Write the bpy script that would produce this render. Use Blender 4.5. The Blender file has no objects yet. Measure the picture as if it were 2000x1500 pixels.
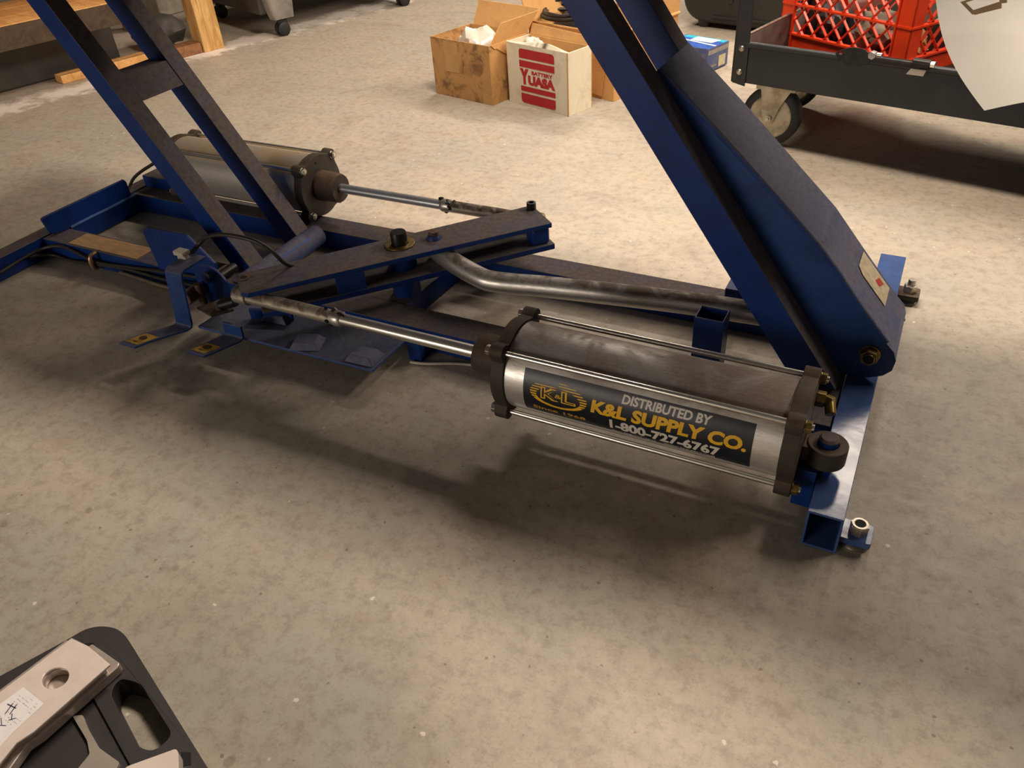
import bpy, bmesh, math, random
from mathutils import Vector, Matrix
random.seed(7)
C = bpy.context.scene.collection
PI = math.pi

# ------------------------------------------------------------------ camera, world, lights, exposure
cam_d = bpy.data.cameras.new('camera'); cam = bpy.data.objects.new('camera', cam_d); C.objects.link(cam)
cam_d.sensor_fit = 'HORIZONTAL'; cam_d.sensor_width = 36.0; cam_d.lens = 27.842
cam_d.clip_start = 0.02; cam_d.clip_end = 60
_r = [0.8903662, 0.4510299, -0.0618065]; _d = [0.2289513, -0.5609825, -0.7955375]; _f = [-0.3934836, 0.6941691, -0.6027437]
cam.matrix_world = Matrix(((_r[0], -_d[0], -_f[0], 0.0), (_r[1], -_d[1], -_f[1], 0.0), (_r[2], -_d[2], -_f[2], 1.0), (0, 0, 0, 1)))
bpy.context.scene.camera = cam
sc = bpy.context.scene
sc.view_settings.view_transform = 'Standard'; sc.view_settings.look = 'None'
sc.view_settings.gamma = 1.0; sc.view_settings.use_curve_mapping = False
sc.view_settings.exposure = -0.2

w = bpy.data.worlds.new('world'); sc.world = w; w.use_nodes = True
w.node_tree.nodes['Background'].inputs[0].default_value = (1.0, 0.80, 0.62, 1)
w.node_tree.nodes['Background'].inputs[1].default_value = 0.045

def lamp(name, loc, sx, sy, power, col, target, spread=PI):
    d = bpy.data.lights.new(name, 'AREA'); d.shape = 'RECTANGLE'; d.size = sx; d.size_y = sy; d.energy = power; d.color = col; d.spread = spread
    o = bpy.data.objects.new(name, d); C.objects.link(o); o.location = loc
    o.rotation_euler = (Vector(target) - Vector(loc)).to_track_quat('-Z', 'Y').to_euler()
    return o
WARM = (1.0, 0.85, 0.70)
lamp('ceiling_lamp_middle', (-0.65, 1.93, 2.9), 1.2, 0.5, 118, WARM, (-0.65, 1.93, 0))
lamp('ceiling_lamp_right', (1.5, 3.6, 2.4), 3.0, 0.3, 66, WARM, (-1.3, 3.0, 0.1), 2.3)
lamp('ceiling_lamp_center', (0.05, 3.72, 2.45), 0.3, 1.2, 34, WARM, (0.05, 3.72, 0))
lamp('ceiling_lamp_far', (-1.9, 5.0, 2.75), 1.2, 0.3, 100, WARM, (-1.9, 5.0, 0))
lamp('front_fill_light', (-3.4, -5.6, 1.35), 2.6, 2.0, 165, (1.0, 0.87, 0.74), (-0.9, 1.0, 0.5))  # added low front fill for upright faces; no doorway is known there

# ------------------------------------------------------------------ materials
def lin(r, g, b):
    f = lambda c: c / 12.92 if c <= 0.04045 else ((c + 0.055) / 1.055) ** 2.4
    return (f(r / 255), f(g / 255), f(b / 255), 1)

class NT:
    def __init__(s, name):
        s.m = bpy.data.materials.new(name); s.m.use_nodes = True; s.t = s.m.node_tree
        s.b = s.t.nodes['Principled BSDF']; s.tc = s.n('ShaderNodeTexCoord')
    def n(s, typ, **kw):
        x = s.t.nodes.new(typ)
        for k, v in kw.items(): setattr(x, k, v)
        return x
    def l(s, a, b): s.t.links.new(a, b)
    def noise(s, scale, detail=4, rough=0.55, dist=0, stretch=None, coord='Object', off=0):
        mp = s.n('ShaderNodeMapping'); s.l(s.tc.outputs[coord], mp.inputs[0])
        if stretch: mp.inputs['Scale'].default_value = stretch
        mp.inputs['Location'].default_value = (off, off * 1.7, off * .6)
        x = s.n('ShaderNodeTexNoise'); s.l(mp.outputs[0], x.inputs['Vector'])
        x.inputs['Scale'].default_value = scale; x.inputs['Detail'].default_value = detail
        x.inputs['Roughness'].default_value = rough; x.inputs['Distortion'].default_value = dist
        return x.outputs['Fac']
    def ramp(s, fac, lo, hi, inv=False):
        x = s.n('ShaderNodeMapRange'); x.interpolation_type = 'SMOOTHSTEP'
        x.inputs['From Min'].default_value = lo; x.inputs['From Max'].default_value = hi
        x.inputs['To Min'].default_value = 1 if inv else 0; x.inputs['To Max'].default_value = 0 if inv else 1
        s.l(fac, x.inputs['Value']); return x.outputs['Result']
    def math(s, op, a, b=None):
        x = s.n('ShaderNodeMath', operation=op)
        for i, v in enumerate((a, b)):
            if v is None: continue
            if isinstance(v, (int, float)): x.inputs[i].default_value = v
            else: s.l(v, x.inputs[i])
        return x.outputs[0]
    def mix(s, fac, a, b):
        x = s.n('ShaderNodeMix', data_type='RGBA')
        for i, v in ((0, fac), (6, a), (7, b)):
            if isinstance(v, (int, float)): x.inputs[i].default_value = v
            elif isinstance(v, tuple): x.inputs[i].default_value = v
            else: s.l(v, x.inputs[i])
        return x.outputs[2]
    def up(s, lo, hi):
        g = s.n('ShaderNodeNewGeometry'); x = s.n('ShaderNodeSeparateXYZ'); s.l(g.outputs['Normal'], x.inputs[0])
        return s.ramp(x.outputs[2], lo, hi)
    def bump(s, h, strength, dist=0.002):
        x = s.n('ShaderNodeBump'); x.inputs['Strength'].default_value = strength; x.inputs['Distance'].default_value = dist
        s.l(h, x.inputs['Height']); s.l(x.outputs[0], s.b.inputs['Normal'])
    def fin(s, col, rough=0.5, metal=0.0):
        for nm, v in (('Base Color', col), ('Roughness', rough), ('Metallic', metal)):
            if isinstance(v, (int, float, tuple)): s.b.inputs[nm].default_value = v
            else: s.l(v, s.b.inputs[nm])
        return s.m

def simple(name, col, rough=0.5, metal=0.0, var=0.25, scale=30, col2=None, bump=0.0, bscale=120, stretch=None):
    t = NT(name)
    c2 = col2 or tuple(c * (1 - var) for c in col[:3]) + (1,)
    f = t.ramp(t.noise(scale, 5, stretch=stretch), 0.35, 0.68)
    if bump: t.bump(t.noise(bscale, 4), bump)
    return t.fin(t.mix(f, col, c2), rough, metal)

def painted(name, col, dust_amt, rough=0.35, lo=0.25, hi=0.48, dust=lin(108, 94, 80), wob=0.0):
    t = NT(name)
    n1 = t.ramp(t.noise(14, 6, 0.6), 0.25, 0.6)
    n2 = t.noise(90, 4)
    d = t.math('MULTIPLY', t.up(lo, hi), t.math('MULTIPLY', t.math('ADD', t.math('MULTIPLY', n1, 0.35), 0.65), dust_amt))
    base = t.mix(t.ramp(t.noise(22, 5), 0.4, 0.75), col, tuple(c * 0.72 for c in col[:3]) + (1,))
    dcol = t.mix(t.ramp(n2, 0.35, 0.7), dust, tuple(c * 0.7 for c in dust[:3]) + (1,))
    c = t.mix(d, base, dcol)
    if rough >= .3: t.b.inputs['Specular IOR Level'].default_value = .28
    if wob: t.bump(t.noise(26, 3, 0.5), wob, 0.004)
    return t.fin(c, t.math('ADD', t.math('MULTIPLY', d, 0.85 - rough), rough), 0.0)

BLUE = lin(16, 50, 116)
blue = painted('blue_paint', BLUE, 0.18)
blue_d = painted('blue_paint_dusty', BLUE, 0.97, dust=lin(103, 92, 84))
blue_m = painted('blue_paint_filmed', lin(42, 70, 126), 0.7, dust=lin(112, 106, 112), rough=.3)
blue_g = painted('blue_paint_glossy', lin(56, 84, 138), 0.12, rough=0.13, wob=0.16)
blue_p = painted('blue_paint_dull', lin(58, 74, 120), .72, dust=lin(104, 98, 104), rough=.38, lo=-.6, hi=.4)
blue_s = painted('blue_paint_scuffed', lin(60, 84, 140), 0.8, dust=lin(96, 92, 92), rough=.4)

def metal_dirty(name, col, dirt, amt, rough=0.3, stretch=(1, 6, 6), lo=.3, hi=.75, metal=0.9, grain=.4, scale=7):
    t = NT(name)
    n = t.ramp(t.noise(scale, 7, 0.62, 0.6), 0.36, 0.62)
    n3 = t.ramp(t.noise(60, 5, .6, stretch=stretch), 0.35, 0.75)
    u = t.up(lo, hi)
    d = t.math('MULTIPLY', t.math('ADD', t.math('MULTIPLY', u, t.math('ADD', t.math('MULTIPLY', n, .55), .45)), t.math('MULTIPLY', n3, 0.12)), amt)
    d = t.math('MINIMUM', d, 0.96)
    c = t.mix(d, t.mix(t.math('MULTIPLY', n3, grain), col, tuple(x * .6 for x in col[:3]) + (1,)), dirt)
    return t.fin(c, t.math('ADD', t.math('MULTIPLY', d, 0.6 - rough * .5), rough), t.math('SUBTRACT', metal, t.math('MULTIPLY', d, metal * .95)))
alu = metal_dirty('barrel_aluminium', (0.74, 0.72, 0.69, 1), lin(116, 94, 78), 0.82, rough=.33, metal=.72)
alu_far = metal_dirty('barrel_aluminium_dusty', (0.52, 0.5, 0.46, 1), lin(172, 146, 108), 0.97, rough=.4, lo=.55, hi=.7, metal=.55)
galv = metal_dirty('galvanised_steel', (0.62, 0.60, 0.56, 1), lin(84, 70, 56), 0.95, rough=.36, lo=.45, hi=.8, metal=.85, scale=18)
chrome = metal_dirty('rod_steel', (0.78, 0.76, 0.7, 1), lin(120, 104, 84), 0.25, rough=.22, metal=1.0)
chrome_b = metal_dirty('rod_steel_blueish', (0.66, 0.70, 0.72, 1), lin(120, 110, 96), 0.3, rough=.28, metal=.9)
rod_dirty = metal_dirty('rod_greasy', (0.6, 0.55, 0.45, 1), lin(78, 62, 46), 0.98, rough=.4, lo=-.1, hi=.6, scale=30, metal=.8)
cast = painted('cast_iron', lin(62, 56, 50), 0.55, rough=.55, dust=lin(104, 84, 66))
cast_d = painted('cast_iron_dusty', lin(66, 56, 48), 0.8, rough=.6, dust=lin(122, 98, 76), lo=0.0, hi=.8)
rusty = simple('rusty_iron', lin(110, 84, 62), .7, .2, .5, 60, col2=lin(70, 54, 42))
brass = simple('brass_plating', lin(176, 150, 92), .35, .9, .5, 50)
zinc = simple('zinc_nut', lin(190, 182, 168), .35, .85, .4, 60)
dark_steel = simple('dark_bolt_steel', lin(44, 42, 42), .4, .6, .4, 50)
grease = simple('black_grease', lin(28, 24, 20), .35, 0, .4, 80)
hole = simple('hole_black', lin(14, 13, 13), .8)
rubber = simple('black_hose_rubber', lin(44, 38, 34), .5, 0, .3, 60)
black_text = simple('ink_black', lin(20, 22, 28), .5)
decal_bg = simple('decal_black', lin(20, 24, 34), .38, 0, .2, 20, col2=lin(30, 34, 44))
yellow = simple('decal_yellow', lin(246, 190, 38), .45, 0, .1, 40)
white_ink = simple('decal_white', lin(222, 216, 206), .45, 0, .12, 40)
gold = simple('decal_gold', lin(206, 156, 50), .5)
yellow_dirty = simple('sticker_yellow_dirty', lin(206, 164, 62), .6, 0, .3, 60, col2=lin(150, 116, 52))
smudge = simple('sticker_print_brown', lin(92, 70, 38), .7)
sticker_w = simple('sticker_cream', lin(206, 190, 158), .6, 0, .3, 60)
red_ink = simple('ink_red', lin(190, 52, 40), .6)
wood = None

def wood_mat(name, c1, c2, stretch, knots=True, dark=0.0):
    t = NT(name)
    g = t.ramp(t.noise(5, 6, .6, 1.2, stretch=stretch), .3, .7)
    c = t.mix(g, c1, c2)
    if knots:
        k = t.ramp(t.noise(3.2, 2, .4, stretch=(stretch[0] * .6, stretch[1] * .6, stretch[2] * .6), off=3.1), .68, .76)
        c = t.mix(k, c, tuple(x * .35 for x in c2[:3]) + (1,))
    s = t.ramp(t.noise(18, 5), .55, .8)
    c = t.mix(t.math('MULTIPLY', s, .25 + dark), c, lin(86, 62, 40))
    return t.fin(c, .65, 0)
pine = wood_mat('pine_wood', lin(234, 182, 114), lin(208, 150, 84), (6, 1, 6))
pine_post = wood_mat('pine_post_wood', lin(220, 178, 114), lin(184, 136, 76), (8, 8, 1.2))
pine_dirty = wood_mat('grimy_pine_wood', lin(84, 64, 44), lin(62, 46, 32), (5, 1, 5), dark=.3)
pine_red = wood_mat('brown_board_wood', lin(158, 108, 66), lin(118, 78, 46), (5, 1, 5), dark=.2)

def card_mat(name, c, stain):
    t = NT(name)
    s = t.ramp(t.noise(11, 9, .72, .6), .47, .64)
    f = t.ramp(t.noise(45, 4, stretch=(1, 1, 6)), .4, .7)
    col = t.mix(t.math('MULTIPLY', f, .22), c, tuple(x * .7 for x in c[:3]) + (1,))
    col = t.mix(t.math('MULTIPLY', s, stain), col, lin(92, 62, 36))
    return t.fin(col, .75, 0)
card = card_mat('cardboard_stained', lin(190, 144, 88), .75)
card_c = card_mat('cardboard_clean', lin(206, 158, 98), .18)
card_w = card_mat('white_carton', lin(226, 216, 192), .16)
logo_red = simple('carton_red_ink', lin(182, 32, 38), .6, 0, .12, 40)
bag = simple('plastic_bag', lin(236, 226, 212), .25, 0, .12, 25, bump=.6, bscale=40)
bag.node_tree.nodes['Principled BSDF'].inputs['Transmission Weight'].default_value = .15
cart_black = simple('cart_black_paint', lin(25, 27, 29), .45, 0, .25, 14)
black_plastic = simple('black_moulded_plastic', lin(42, 40, 40), .5, 0, .2, 30)
case_plastic = simple('case_black_plastic', lin(58, 54, 54), .48, 0, .14, 40, bump=.15, bscale=700)
grey_plastic = simple('grey_plastic', lin(150, 144, 136), .5, 0, .3, 6, col2=lin(84, 78, 72))
grey_dark = simple('dark_grey_and_shade', lin(72, 68, 64), .6, 0, .3, 8)  # dark grey; on the plastic cart it carries the body's shade
orange = simple('orange_plastic', lin(222, 62, 24), .4, 0, .15, 20)
wheel_grey = simple('painted_wheel_disc', lin(196, 186, 160), .5, 0, .25, 25, col2=lin(150, 136, 108))
tyre = simple('black_tyre_rubber', lin(30, 28, 28), .6, 0, .2, 40)
paper = simple('white_paper', lin(255, 253, 248), .6, 0, .03, 20)
_t = paper.node_tree; _tr = _t.nodes.new('ShaderNodeBsdfTranslucent'); _tr.inputs[0].default_value = (.95, .92, .84, 1)
_mx = _t.nodes.new('ShaderNodeMixShader'); _mx.inputs[0].default_value = .5
_t.links.new(_t.nodes['Principled BSDF'].outputs[0], _mx.inputs[1]); _t.links.new(_tr.outputs[0], _mx.inputs[2]); _t.links.new(_mx.outputs[0], _t.nodes['Material Output'].inputs[0])
paper_mark = simple('printed_brown', lin(176, 146, 112), .7)
alu_tool = simple('tool_aluminium', lin(242, 226, 216), .35, .15, .08, 30)
alu_tool2 = simple('tool_aluminium_edge', lin(214, 200, 190), .3, .5, .2, 60, stretch=(1, 1, 8))
pale_grey = simple('pale_grey_metal', lin(176, 166, 154), .45, .3, .08, 30)
label_white = simple('paper_label', lin(244, 240, 238), .6, 0, .05, 90)
scrib = simple('ink_violet', lin(84, 76, 110), .7)
bluebox = simple('blue_print', lin(44, 96, 190), .45, 0, .35, 24, col2=lin(30, 62, 140))
bluebox_d = simple('dark_blue_print', lin(58, 74, 124), .5, 0, .4, 30, col2=lin(90, 96, 120))
cyan = simple('cyan_print', lin(40, 178, 204), .45, 0, .15, 20)
pale = simple('pale_print', lin(226, 232, 236), .45, 0, .08, 20)
beige = simple('beige_label', lin(196, 186, 150), .6, 0, .2, 60)
tan_rag = simple('tan_rag', lin(176, 132, 78), .8, 0, .4, 30)
dirty_white = simple('dirty_white_plastic', lin(190, 182, 166), .5, 0, .3, 18)
dull_grey = simple('dull_grey_cloth', lin(112, 100, 84), .8, 0, .4, 26)

# floor: worn sealed concrete
def floor_mat():
    t = NT('worn_concrete')
    big = t.ramp(t.noise(.9, 4, .5), .35, .65)
    mid = t.ramp(t.noise(4.2, 10, .72), .40, .62)
    mid2 = t.ramp(t.noise(7.0, 10, .75, off=5.2), .50, .66)
    fine = t.noise(38, 8, .78)
    grit = t.noise(210, 3, .7)
    streak = t.ramp(t.noise(5, 8, .7, .2, stretch=(1.0, 2.6, 1), off=2.2), .48, .72)
    c = t.mix(big, lin(184, 170, 152), lin(172, 163, 148))
    c = t.mix(t.math('MULTIPLY', mid, .40), c, lin(150, 151, 142))
    c = t.mix(t.math('MULTIPLY', mid2, .32), c, lin(150, 126, 110))
    c = t.mix(t.math('MULTIPLY', streak, .28), c, lin(134, 121, 105))
    c = t.mix(t.math('MULTIPLY', t.ramp(fine, .44, .68), .5), c, lin(120, 107, 92))
    c = t.mix(t.math('MULTIPLY', t.ramp(grit, .54, .70), .25), c, lin(112, 100, 86))
    # dark specks and oil drips
    v = t.n('ShaderNodeTexVoronoi'); v.inputs['Scale'].default_value = 16; t.l(t.tc.outputs['Object'], v.inputs['Vector'])
    vr = t.n('ShaderNodeSeparateColor'); t.l(v.outputs['Color'], vr.inputs[0])
    nd = t.math('ADD', v.outputs['Distance'], t.math('MULTIPLY', t.noise(60, 3), .22))
    spot = t.math('MULTIPLY', t.ramp(nd, .19, .26, inv=True), t.ramp(vr.outputs[0], .86, .88))
    c = t.mix(t.math('MULTIPLY', spot, .35), c, lin(84, 64, 52))
    # white chips
    v2 = t.n('ShaderNodeTexVoronoi'); v2.inputs['Scale'].default_value = 26; t.l(t.tc.outputs['Object'], v2.inputs['Vector'])
    vr2 = t.n('ShaderNodeSeparateColor'); t.l(v2.outputs['Color'], vr2.inputs[0])
    nd2 = t.math('ADD', v2.outputs['Distance'], t.math('MULTIPLY', t.noise(90, 3, off=4), .3))
    chip = t.math('MULTIPLY', t.ramp(nd2, .20, .25, inv=True), t.ramp(vr2.outputs[1], .82, .84))
    c = t.mix(t.math('MULTIPLY', chip, .75), c, lin(222, 214, 200))
    v3 = t.n('ShaderNodeTexVoronoi'); v3.inputs['Scale'].default_value = 34; t.l(t.tc.outputs['Object'], v3.inputs['Vector'])
    vr3 = t.n('ShaderNodeSeparateColor'); t.l(v3.outputs['Color'], vr3.inputs[0])
    nd3 = t.math('ADD', v3.outputs['Distance'], t.math('MULTIPLY', t.noise(120, 3, off=7), .3))
    bit = t.math('MULTIPLY', t.ramp(nd3, .21, .25, inv=True), t.ramp(vr3.outputs[2], .83, .85))
    c = t.mix(t.math('MULTIPLY', bit, .55), c, lin(92, 72, 58))
    # rusty brown stains
    st = t.ramp(t.noise(2.3, 6, .6, .4, off=9.3), .62, .75)
    c = t.mix(t.math('MULTIPLY', st, .32), c, lin(120, 90, 76))
    # fine scratches
    sw = t.ramp(t.noise(9, 2, .5, 2.2, stretch=(1, 5, 1), off=1.3), .497, .503)
    sw2 = t.math('MULTIPLY', sw, t.math('SUBTRACT', 1.0, sw))
    c = t.mix(t.math('MULTIPLY', sw2, 1.1), c, lin(104, 92, 80))
    # chalky white residue along the bench and cart line
    sp = t.n('ShaderNodeSeparateXYZ'); t.l(t.tc.outputs['Object'], sp.inputs[0])
    line = t.math('ADD', t.math('MULTIPLY', sp.outputs[0], .964), t.math('MULTIPLY', sp.outputs[1], -.265))
    band = t.math('SUBTRACT', 1.0, t.math('MULTIPLY', t.math('ABSOLUTE', t.math('ADD', line, 4.08)), 3.6))
    ch = t.ramp(t.math('ADD', band, t.math('MULTIPLY', t.math('SUBTRACT', t.noise(7, 7, .7), .5), 2.2)), .55, .95)
    c = t.mix(t.math('MULTIPLY', ch, .85), c, lin(232, 222, 212))
    t.bump(t.math('ADD', t.noise(40, 6, .7), t.math('MULTIPLY', t.noise(4, 3), 1.2)), .12, .004)
    t.b.inputs['Specular IOR Level'].default_value = .35
    return t.fin(c, t.math('ADD', t.math('MULTIPLY', mid, .12), .46), 0)
floor_m = floor_mat()

# ------------------------------------------------------------------ mesh helpers
class B:
    def __init__(s): s.bm = bmesh.new(); s.mi = 0
    def face(s, vs):
        try:
            f = s.bm.faces.new(vs); f.material_index = s.mi; return f
        except ValueError: return None
    def hexa(s, p):                                       # 8 points: bottom 4, top 4
        v = [s.bm.verts.new(q) for q in p]
        for idx in ((3, 2, 1, 0), (4, 5, 6, 7), (0, 1, 5, 4), (1, 2, 6, 5), (2, 3, 7, 6), (3, 0, 4, 7)): s.face([v[i] for i in idx])
        return s
    def box(s, a, b):
        (x0, y0, z0), (x1, y1, z1) = a, b
        return s.hexa([(x0, y0, z0), (x1, y0, z0), (x1, y1, z0), (x0, y1, z0), (x0, y0, z1), (x1, y0, z1), (x1, y1, z1), (x0, y1, z1)])
    def bar(s, p, q, wd, ht, up=(0, 0, 1)):                # solid bar between two points
        p, q = Vector(p), Vector(q); d = (q - p).normalized(); sd = d.cross(Vector(up)).normalized(); u = sd.cross(d)
        o = []
        for e in (p, q):
            for i, j in ((-1, -1), (1, -1), (1, 1), (-1, 1)): o.append(e + sd * (i * wd / 2) + u * (j * ht / 2))
        return s.hexa(o)
    def prism(s, poly, f0, f1):                            # polygon through two mappings (a,b)->xyz
        a = [s.bm.verts.new(f0(*p)) for p in poly]; b = [s.bm.verts.new(f1(*p)) for p in poly]
        s.face(a[::-1]); s.face(b); n = len(poly)
        for i in range(n): s.face([a[i], a[(i + 1) % n], b[(i + 1) % n], b[i]])
        return s
    def pxz(s, poly, y0, y1): return s.prism(poly, lambda x, z: (x, y0, z), lambda x, z: (x, y1, z))
    def pxy(s, poly, z0, z1): return s.prism(poly, lambda x, y: (x, y, z0), lambda x, y: (x, y, z1))
    def pyz(s, poly, x0, x1): return s.prism(poly, lambda y, z: (x0, y, z), lambda y, z: (x1, y, z))
    def rect_tube(s, p, q, wd, ht, t, up=(0, 0, 1)):
        p, q = Vector(p), Vector(q); d = (q - p).normalized(); sd = d.cross(Vector(up)).normalized(); u = sd.cross(d)
        R = []
        for e in (p, q):
            for k in (0, t):
                R.append([s.bm.verts.new(e + sd * (i * (wd / 2 - k)) + u * (j * (ht / 2 - k))) for i, j in ((-1, -1), (1, -1), (1, 1), (-1, 1))])
        o0, i0, o1, i1 = R
        for k in range(4):
            m = (k + 1) % 4
            s.face([o0[k], o0[m], o1[m], o1[k]]); s.face([i0[m], i0[k], i1[k], i1[m]])
            s.face([o0[m], o0[k], i0[k], i0[m]]); s.face([o1[k], o1[m], i1[m], i1[k]])
        return s
    def cyl(s, p, q, r, n=20, r2=None, cap=True):
        p, q = Vector(p), Vector(q); d = (q - p).normalized()
        a = d.orthogonal().normalized(); b = d.cross(a); r2 = r if r2 is None else r2
        A = [s.bm.verts.new(p + (a * math.cos(2 * PI * i / n) + b * math.sin(2 * PI * i / n)) * r) for i in range(n)]
        D = [s.bm.verts.new(q + (a * math.cos(2 * PI * i / n) + b * math.sin(2 * PI * i / n)) * r2) for i in range(n)]
        for i in range(n): s.face([A[i], A[(i + 1) % n], D[(i + 1) % n], D[i]])
        if cap: s.face(A[::-1]); s.face(D)
        return s
    def ring(s, p, q, ro, ri, n=24):
        p, q = Vector(p), Vector(q); d = (q - p).normalized(); a = d.orthogonal().normalized(); b = d.cross(a)
        def circ(c, r): return [s.bm.verts.new(c + (a * math.cos(2 * PI * i / n) + b * math.sin(2 * PI * i / n)) * r) for i in range(n)]
        o0, i0, o1, i1 = circ(p, ro), circ(p, ri), circ(q, ro), circ(q, ri)
        for k in range(n):
            m = (k + 1) % n
            s.face([o0[k], o0[m], o1[m], o1[k]]); s.face([i0[m], i0[k], i1[k], i1[m]])
            s.face([o0[m], o0[k], i0[k], i0[m]]); s.face([o1[k], o1[m], i1[m], i1[k]])
        return s
    def hexnut(s, p, q, r): return s.cyl(p, q, r, 6)
    def tube(s, pts, r, n=10, sub=6):
        P = [Vector(p) for p in pts]; path = []
        for i in range(len(P) - 1):
            p0, p1, p2, p3 = P[max(i - 1, 0)], P[i], P[i + 1], P[min(i + 2, len(P) - 1)]
            for k in range(sub):
                t = k / sub
                path.append(.5 * ((2 * p1) + (p2 - p0) * t + (2 * p0 - 5 * p1 + 4 * p2 - p3) * t * t + (3 * p1 - p0 - 3 * p2 + p3) * t ** 3))
        path.append(P[-1]); prev = None; rings = []
        for i, c in enumerate(path):
            d = (path[min(i + 1, len(path) - 1)] - path[max(i - 1, 0)]).normalized()
            a = d.orthogonal().normalized() if prev is None else (prev - d * prev.dot(d)).normalized()
            prev = a; b = d.cross(a)
            rings.append([s.bm.verts.new(c + (a * math.cos(2 * PI * k / n) + b * math.sin(2 * PI * k / n)) * r) for k in range(n)])
        for A, D in zip(rings, rings[1:]):
            for k in range(n): s.face([A[k], A[(k + 1) % n], D[(k + 1) % n], D[k]])
        s.face(rings[0][::-1]); s.face(rings[-1]); return s
    def lathe(s, base, axis, prof, n=28, cap=True):                  # prof: (distance along axis, radius)
        base, axis = Vector(base), Vector(axis).normalized(); a = axis.orthogonal().normalized(); b = axis.cross(a); rs = []
        for h, r in prof: rs.append([s.bm.verts.new(base + axis * h + (a * math.cos(2 * PI * k / n) + b * math.sin(2 * PI * k / n)) * max(r, 1e-4)) for k in range(n)])
        for A, D in zip(rs, rs[1:]):
            for k in range(n): s.face([A[k], A[(k + 1) % n], D[(k + 1) % n], D[k]])
        if cap: s.face(rs[0][::-1]); s.face(rs[-1])
        return s
    def poly(s, pts): s.face([s.bm.verts.new(p) for p in pts]); return s
    def blob(s, c, rad, jit=.15, sub=3, sq=1.0):
        r = bmesh.ops.create_icosphere(s.bm, subdivisions=sub, radius=1.0); rnd = random.Random(int(abs(c[0] * 997 + c[1] * 313) * 100))
        ph = [rnd.uniform(0, 6) for _ in range(6)]
        for v in r['verts']:
            n = v.co.copy(); k = 1 + jit * (math.sin(n.x * 5 + ph[0]) * math.sin(n.y * 6 + ph[1]) + .6 * math.sin(n.z * 9 + ph[2] + n.x * 7) + rnd.uniform(-.35, .35))
            v.co = Vector((c[0] + n.x * rad[0] * k, c[1] + n.y * rad[1] * k, c[2] + n.z * rad[2] * k))
        for f in s.bm.faces:
            if f.verts[0] in r['verts']: f.material_index = s.mi
        return s

ROOT = {}
def build(name, b, mats, parent=None, bevel=0.0, world=True, angle=None, segs=2):
    bm = b.bm
    root = parent
    while root is not None and root.parent is not None: root = root.parent
    if root is not None and world:
        bmesh.ops.transform(bm, matrix=ROOT[root.name].inverted(), verts=bm.verts)
    bmesh.ops.recalc_face_normals(bm, faces=bm.faces)
    if bevel:
        es = [e for e in bm.edges if len(e.link_faces) == 2 and e.calc_face_angle(0) > math.radians(40)]
        if es: bmesh.ops.bevel(bm, geom=es, offset=bevel, segments=segs, affect='EDGES', profile=.5, clamp_overlap=True)
    if angle is None: angle = 50 if bevel else 40
    me = bpy.data.meshes.new(name); bm.to_mesh(me); bm.free()
    for m in (mats if isinstance(mats, (list, tuple)) else [mats]): me.materials.append(m)
    me.polygons.foreach_set('use_smooth', [True] * len(me.polygons)); me.set_sharp_from_angle(angle=math.radians(angle))
    o = bpy.data.objects.new(name, me); C.objects.link(o)
    if bevel:
        wn = o.modifiers.new('weighted_normal', 'WEIGHTED_NORMAL'); wn.keep_sharp = True; wn.weight = 90
    if parent: o.parent = parent
    return o

def tag(o, label, cat, group=None):
    o['label'] = label; o['category'] = cat
    if group: o['group'] = group
    return o
def thing(name, label, cat, loc=(0, 0, 0), rz=0.0, group=None):
    o = bpy.data.objects.new(name, None); C.objects.link(o); o.location = loc; o.rotation_euler = (0, 0, rz); o.empty_display_size = .05
    ROOT[o.name] = Matrix.Translation(loc) @ Matrix.Rotation(rz, 4, 'Z')
    return tag(o, label, cat, group)

DG = None
def text_mesh(txt, size=1.0, bold=0.0, shear=0.0, align='LEFT'):
    cu = bpy.data.curves.new('t', 'FONT'); cu.body = txt; cu.size = size; cu.offset = bold; cu.shear = shear; cu.align_x = 'LEFT'; cu.resolution_u = 3
    o = bpy.data.objects.new('t', cu); C.objects.link(o); bpy.context.view_layer.update()
    me = bpy.data.meshes.new_from_object(o.evaluated_get(bpy.context.evaluated_depsgraph_get()))
    bpy.data.objects.remove(o); bpy.data.curves.remove(cu)
    return me
def add_text(b, txt, x0, x1, y0, y1, fmap, bold=0.0, shear=0.0, cuts=0):
    """text stretched into the rectangle x0..x1, y0..y1 and mapped with fmap(x,y)->xyz"""
    me = text_mesh(txt, 1.0, bold, shear); t = bmesh.new(); t.from_mesh(me); bpy.data.meshes.remove(me)
    xs = [v.co.x for v in t.verts]; ys = [v.co.y for v in t.verts]; ax, bx, ay, by = min(xs), max(xs), min(ys), max(ys)
    for v in t.verts: v.co = Vector((x0 + (v.co.x - ax) / (bx - ax) * (x1 - x0), y0 + (v.co.y - ay) / (by - ay) * (y1 - y0), 0))
    for k in range(cuts):
        yy = y0 + (y1 - y0) * (k + 1) / (cuts + 1)
        bmesh.ops.bisect_plane(t, geom=t.verts[:] + t.edges[:] + t.faces[:], plane_co=(0, yy, 0), plane_no=(0, 1, 0))
    mp = {v: b.bm.verts.new(fmap(v.co.x, v.co.y)) for v in t.verts}
    for f in t.faces: b.face([mp[v] for v in f.verts])
    t.free()
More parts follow.
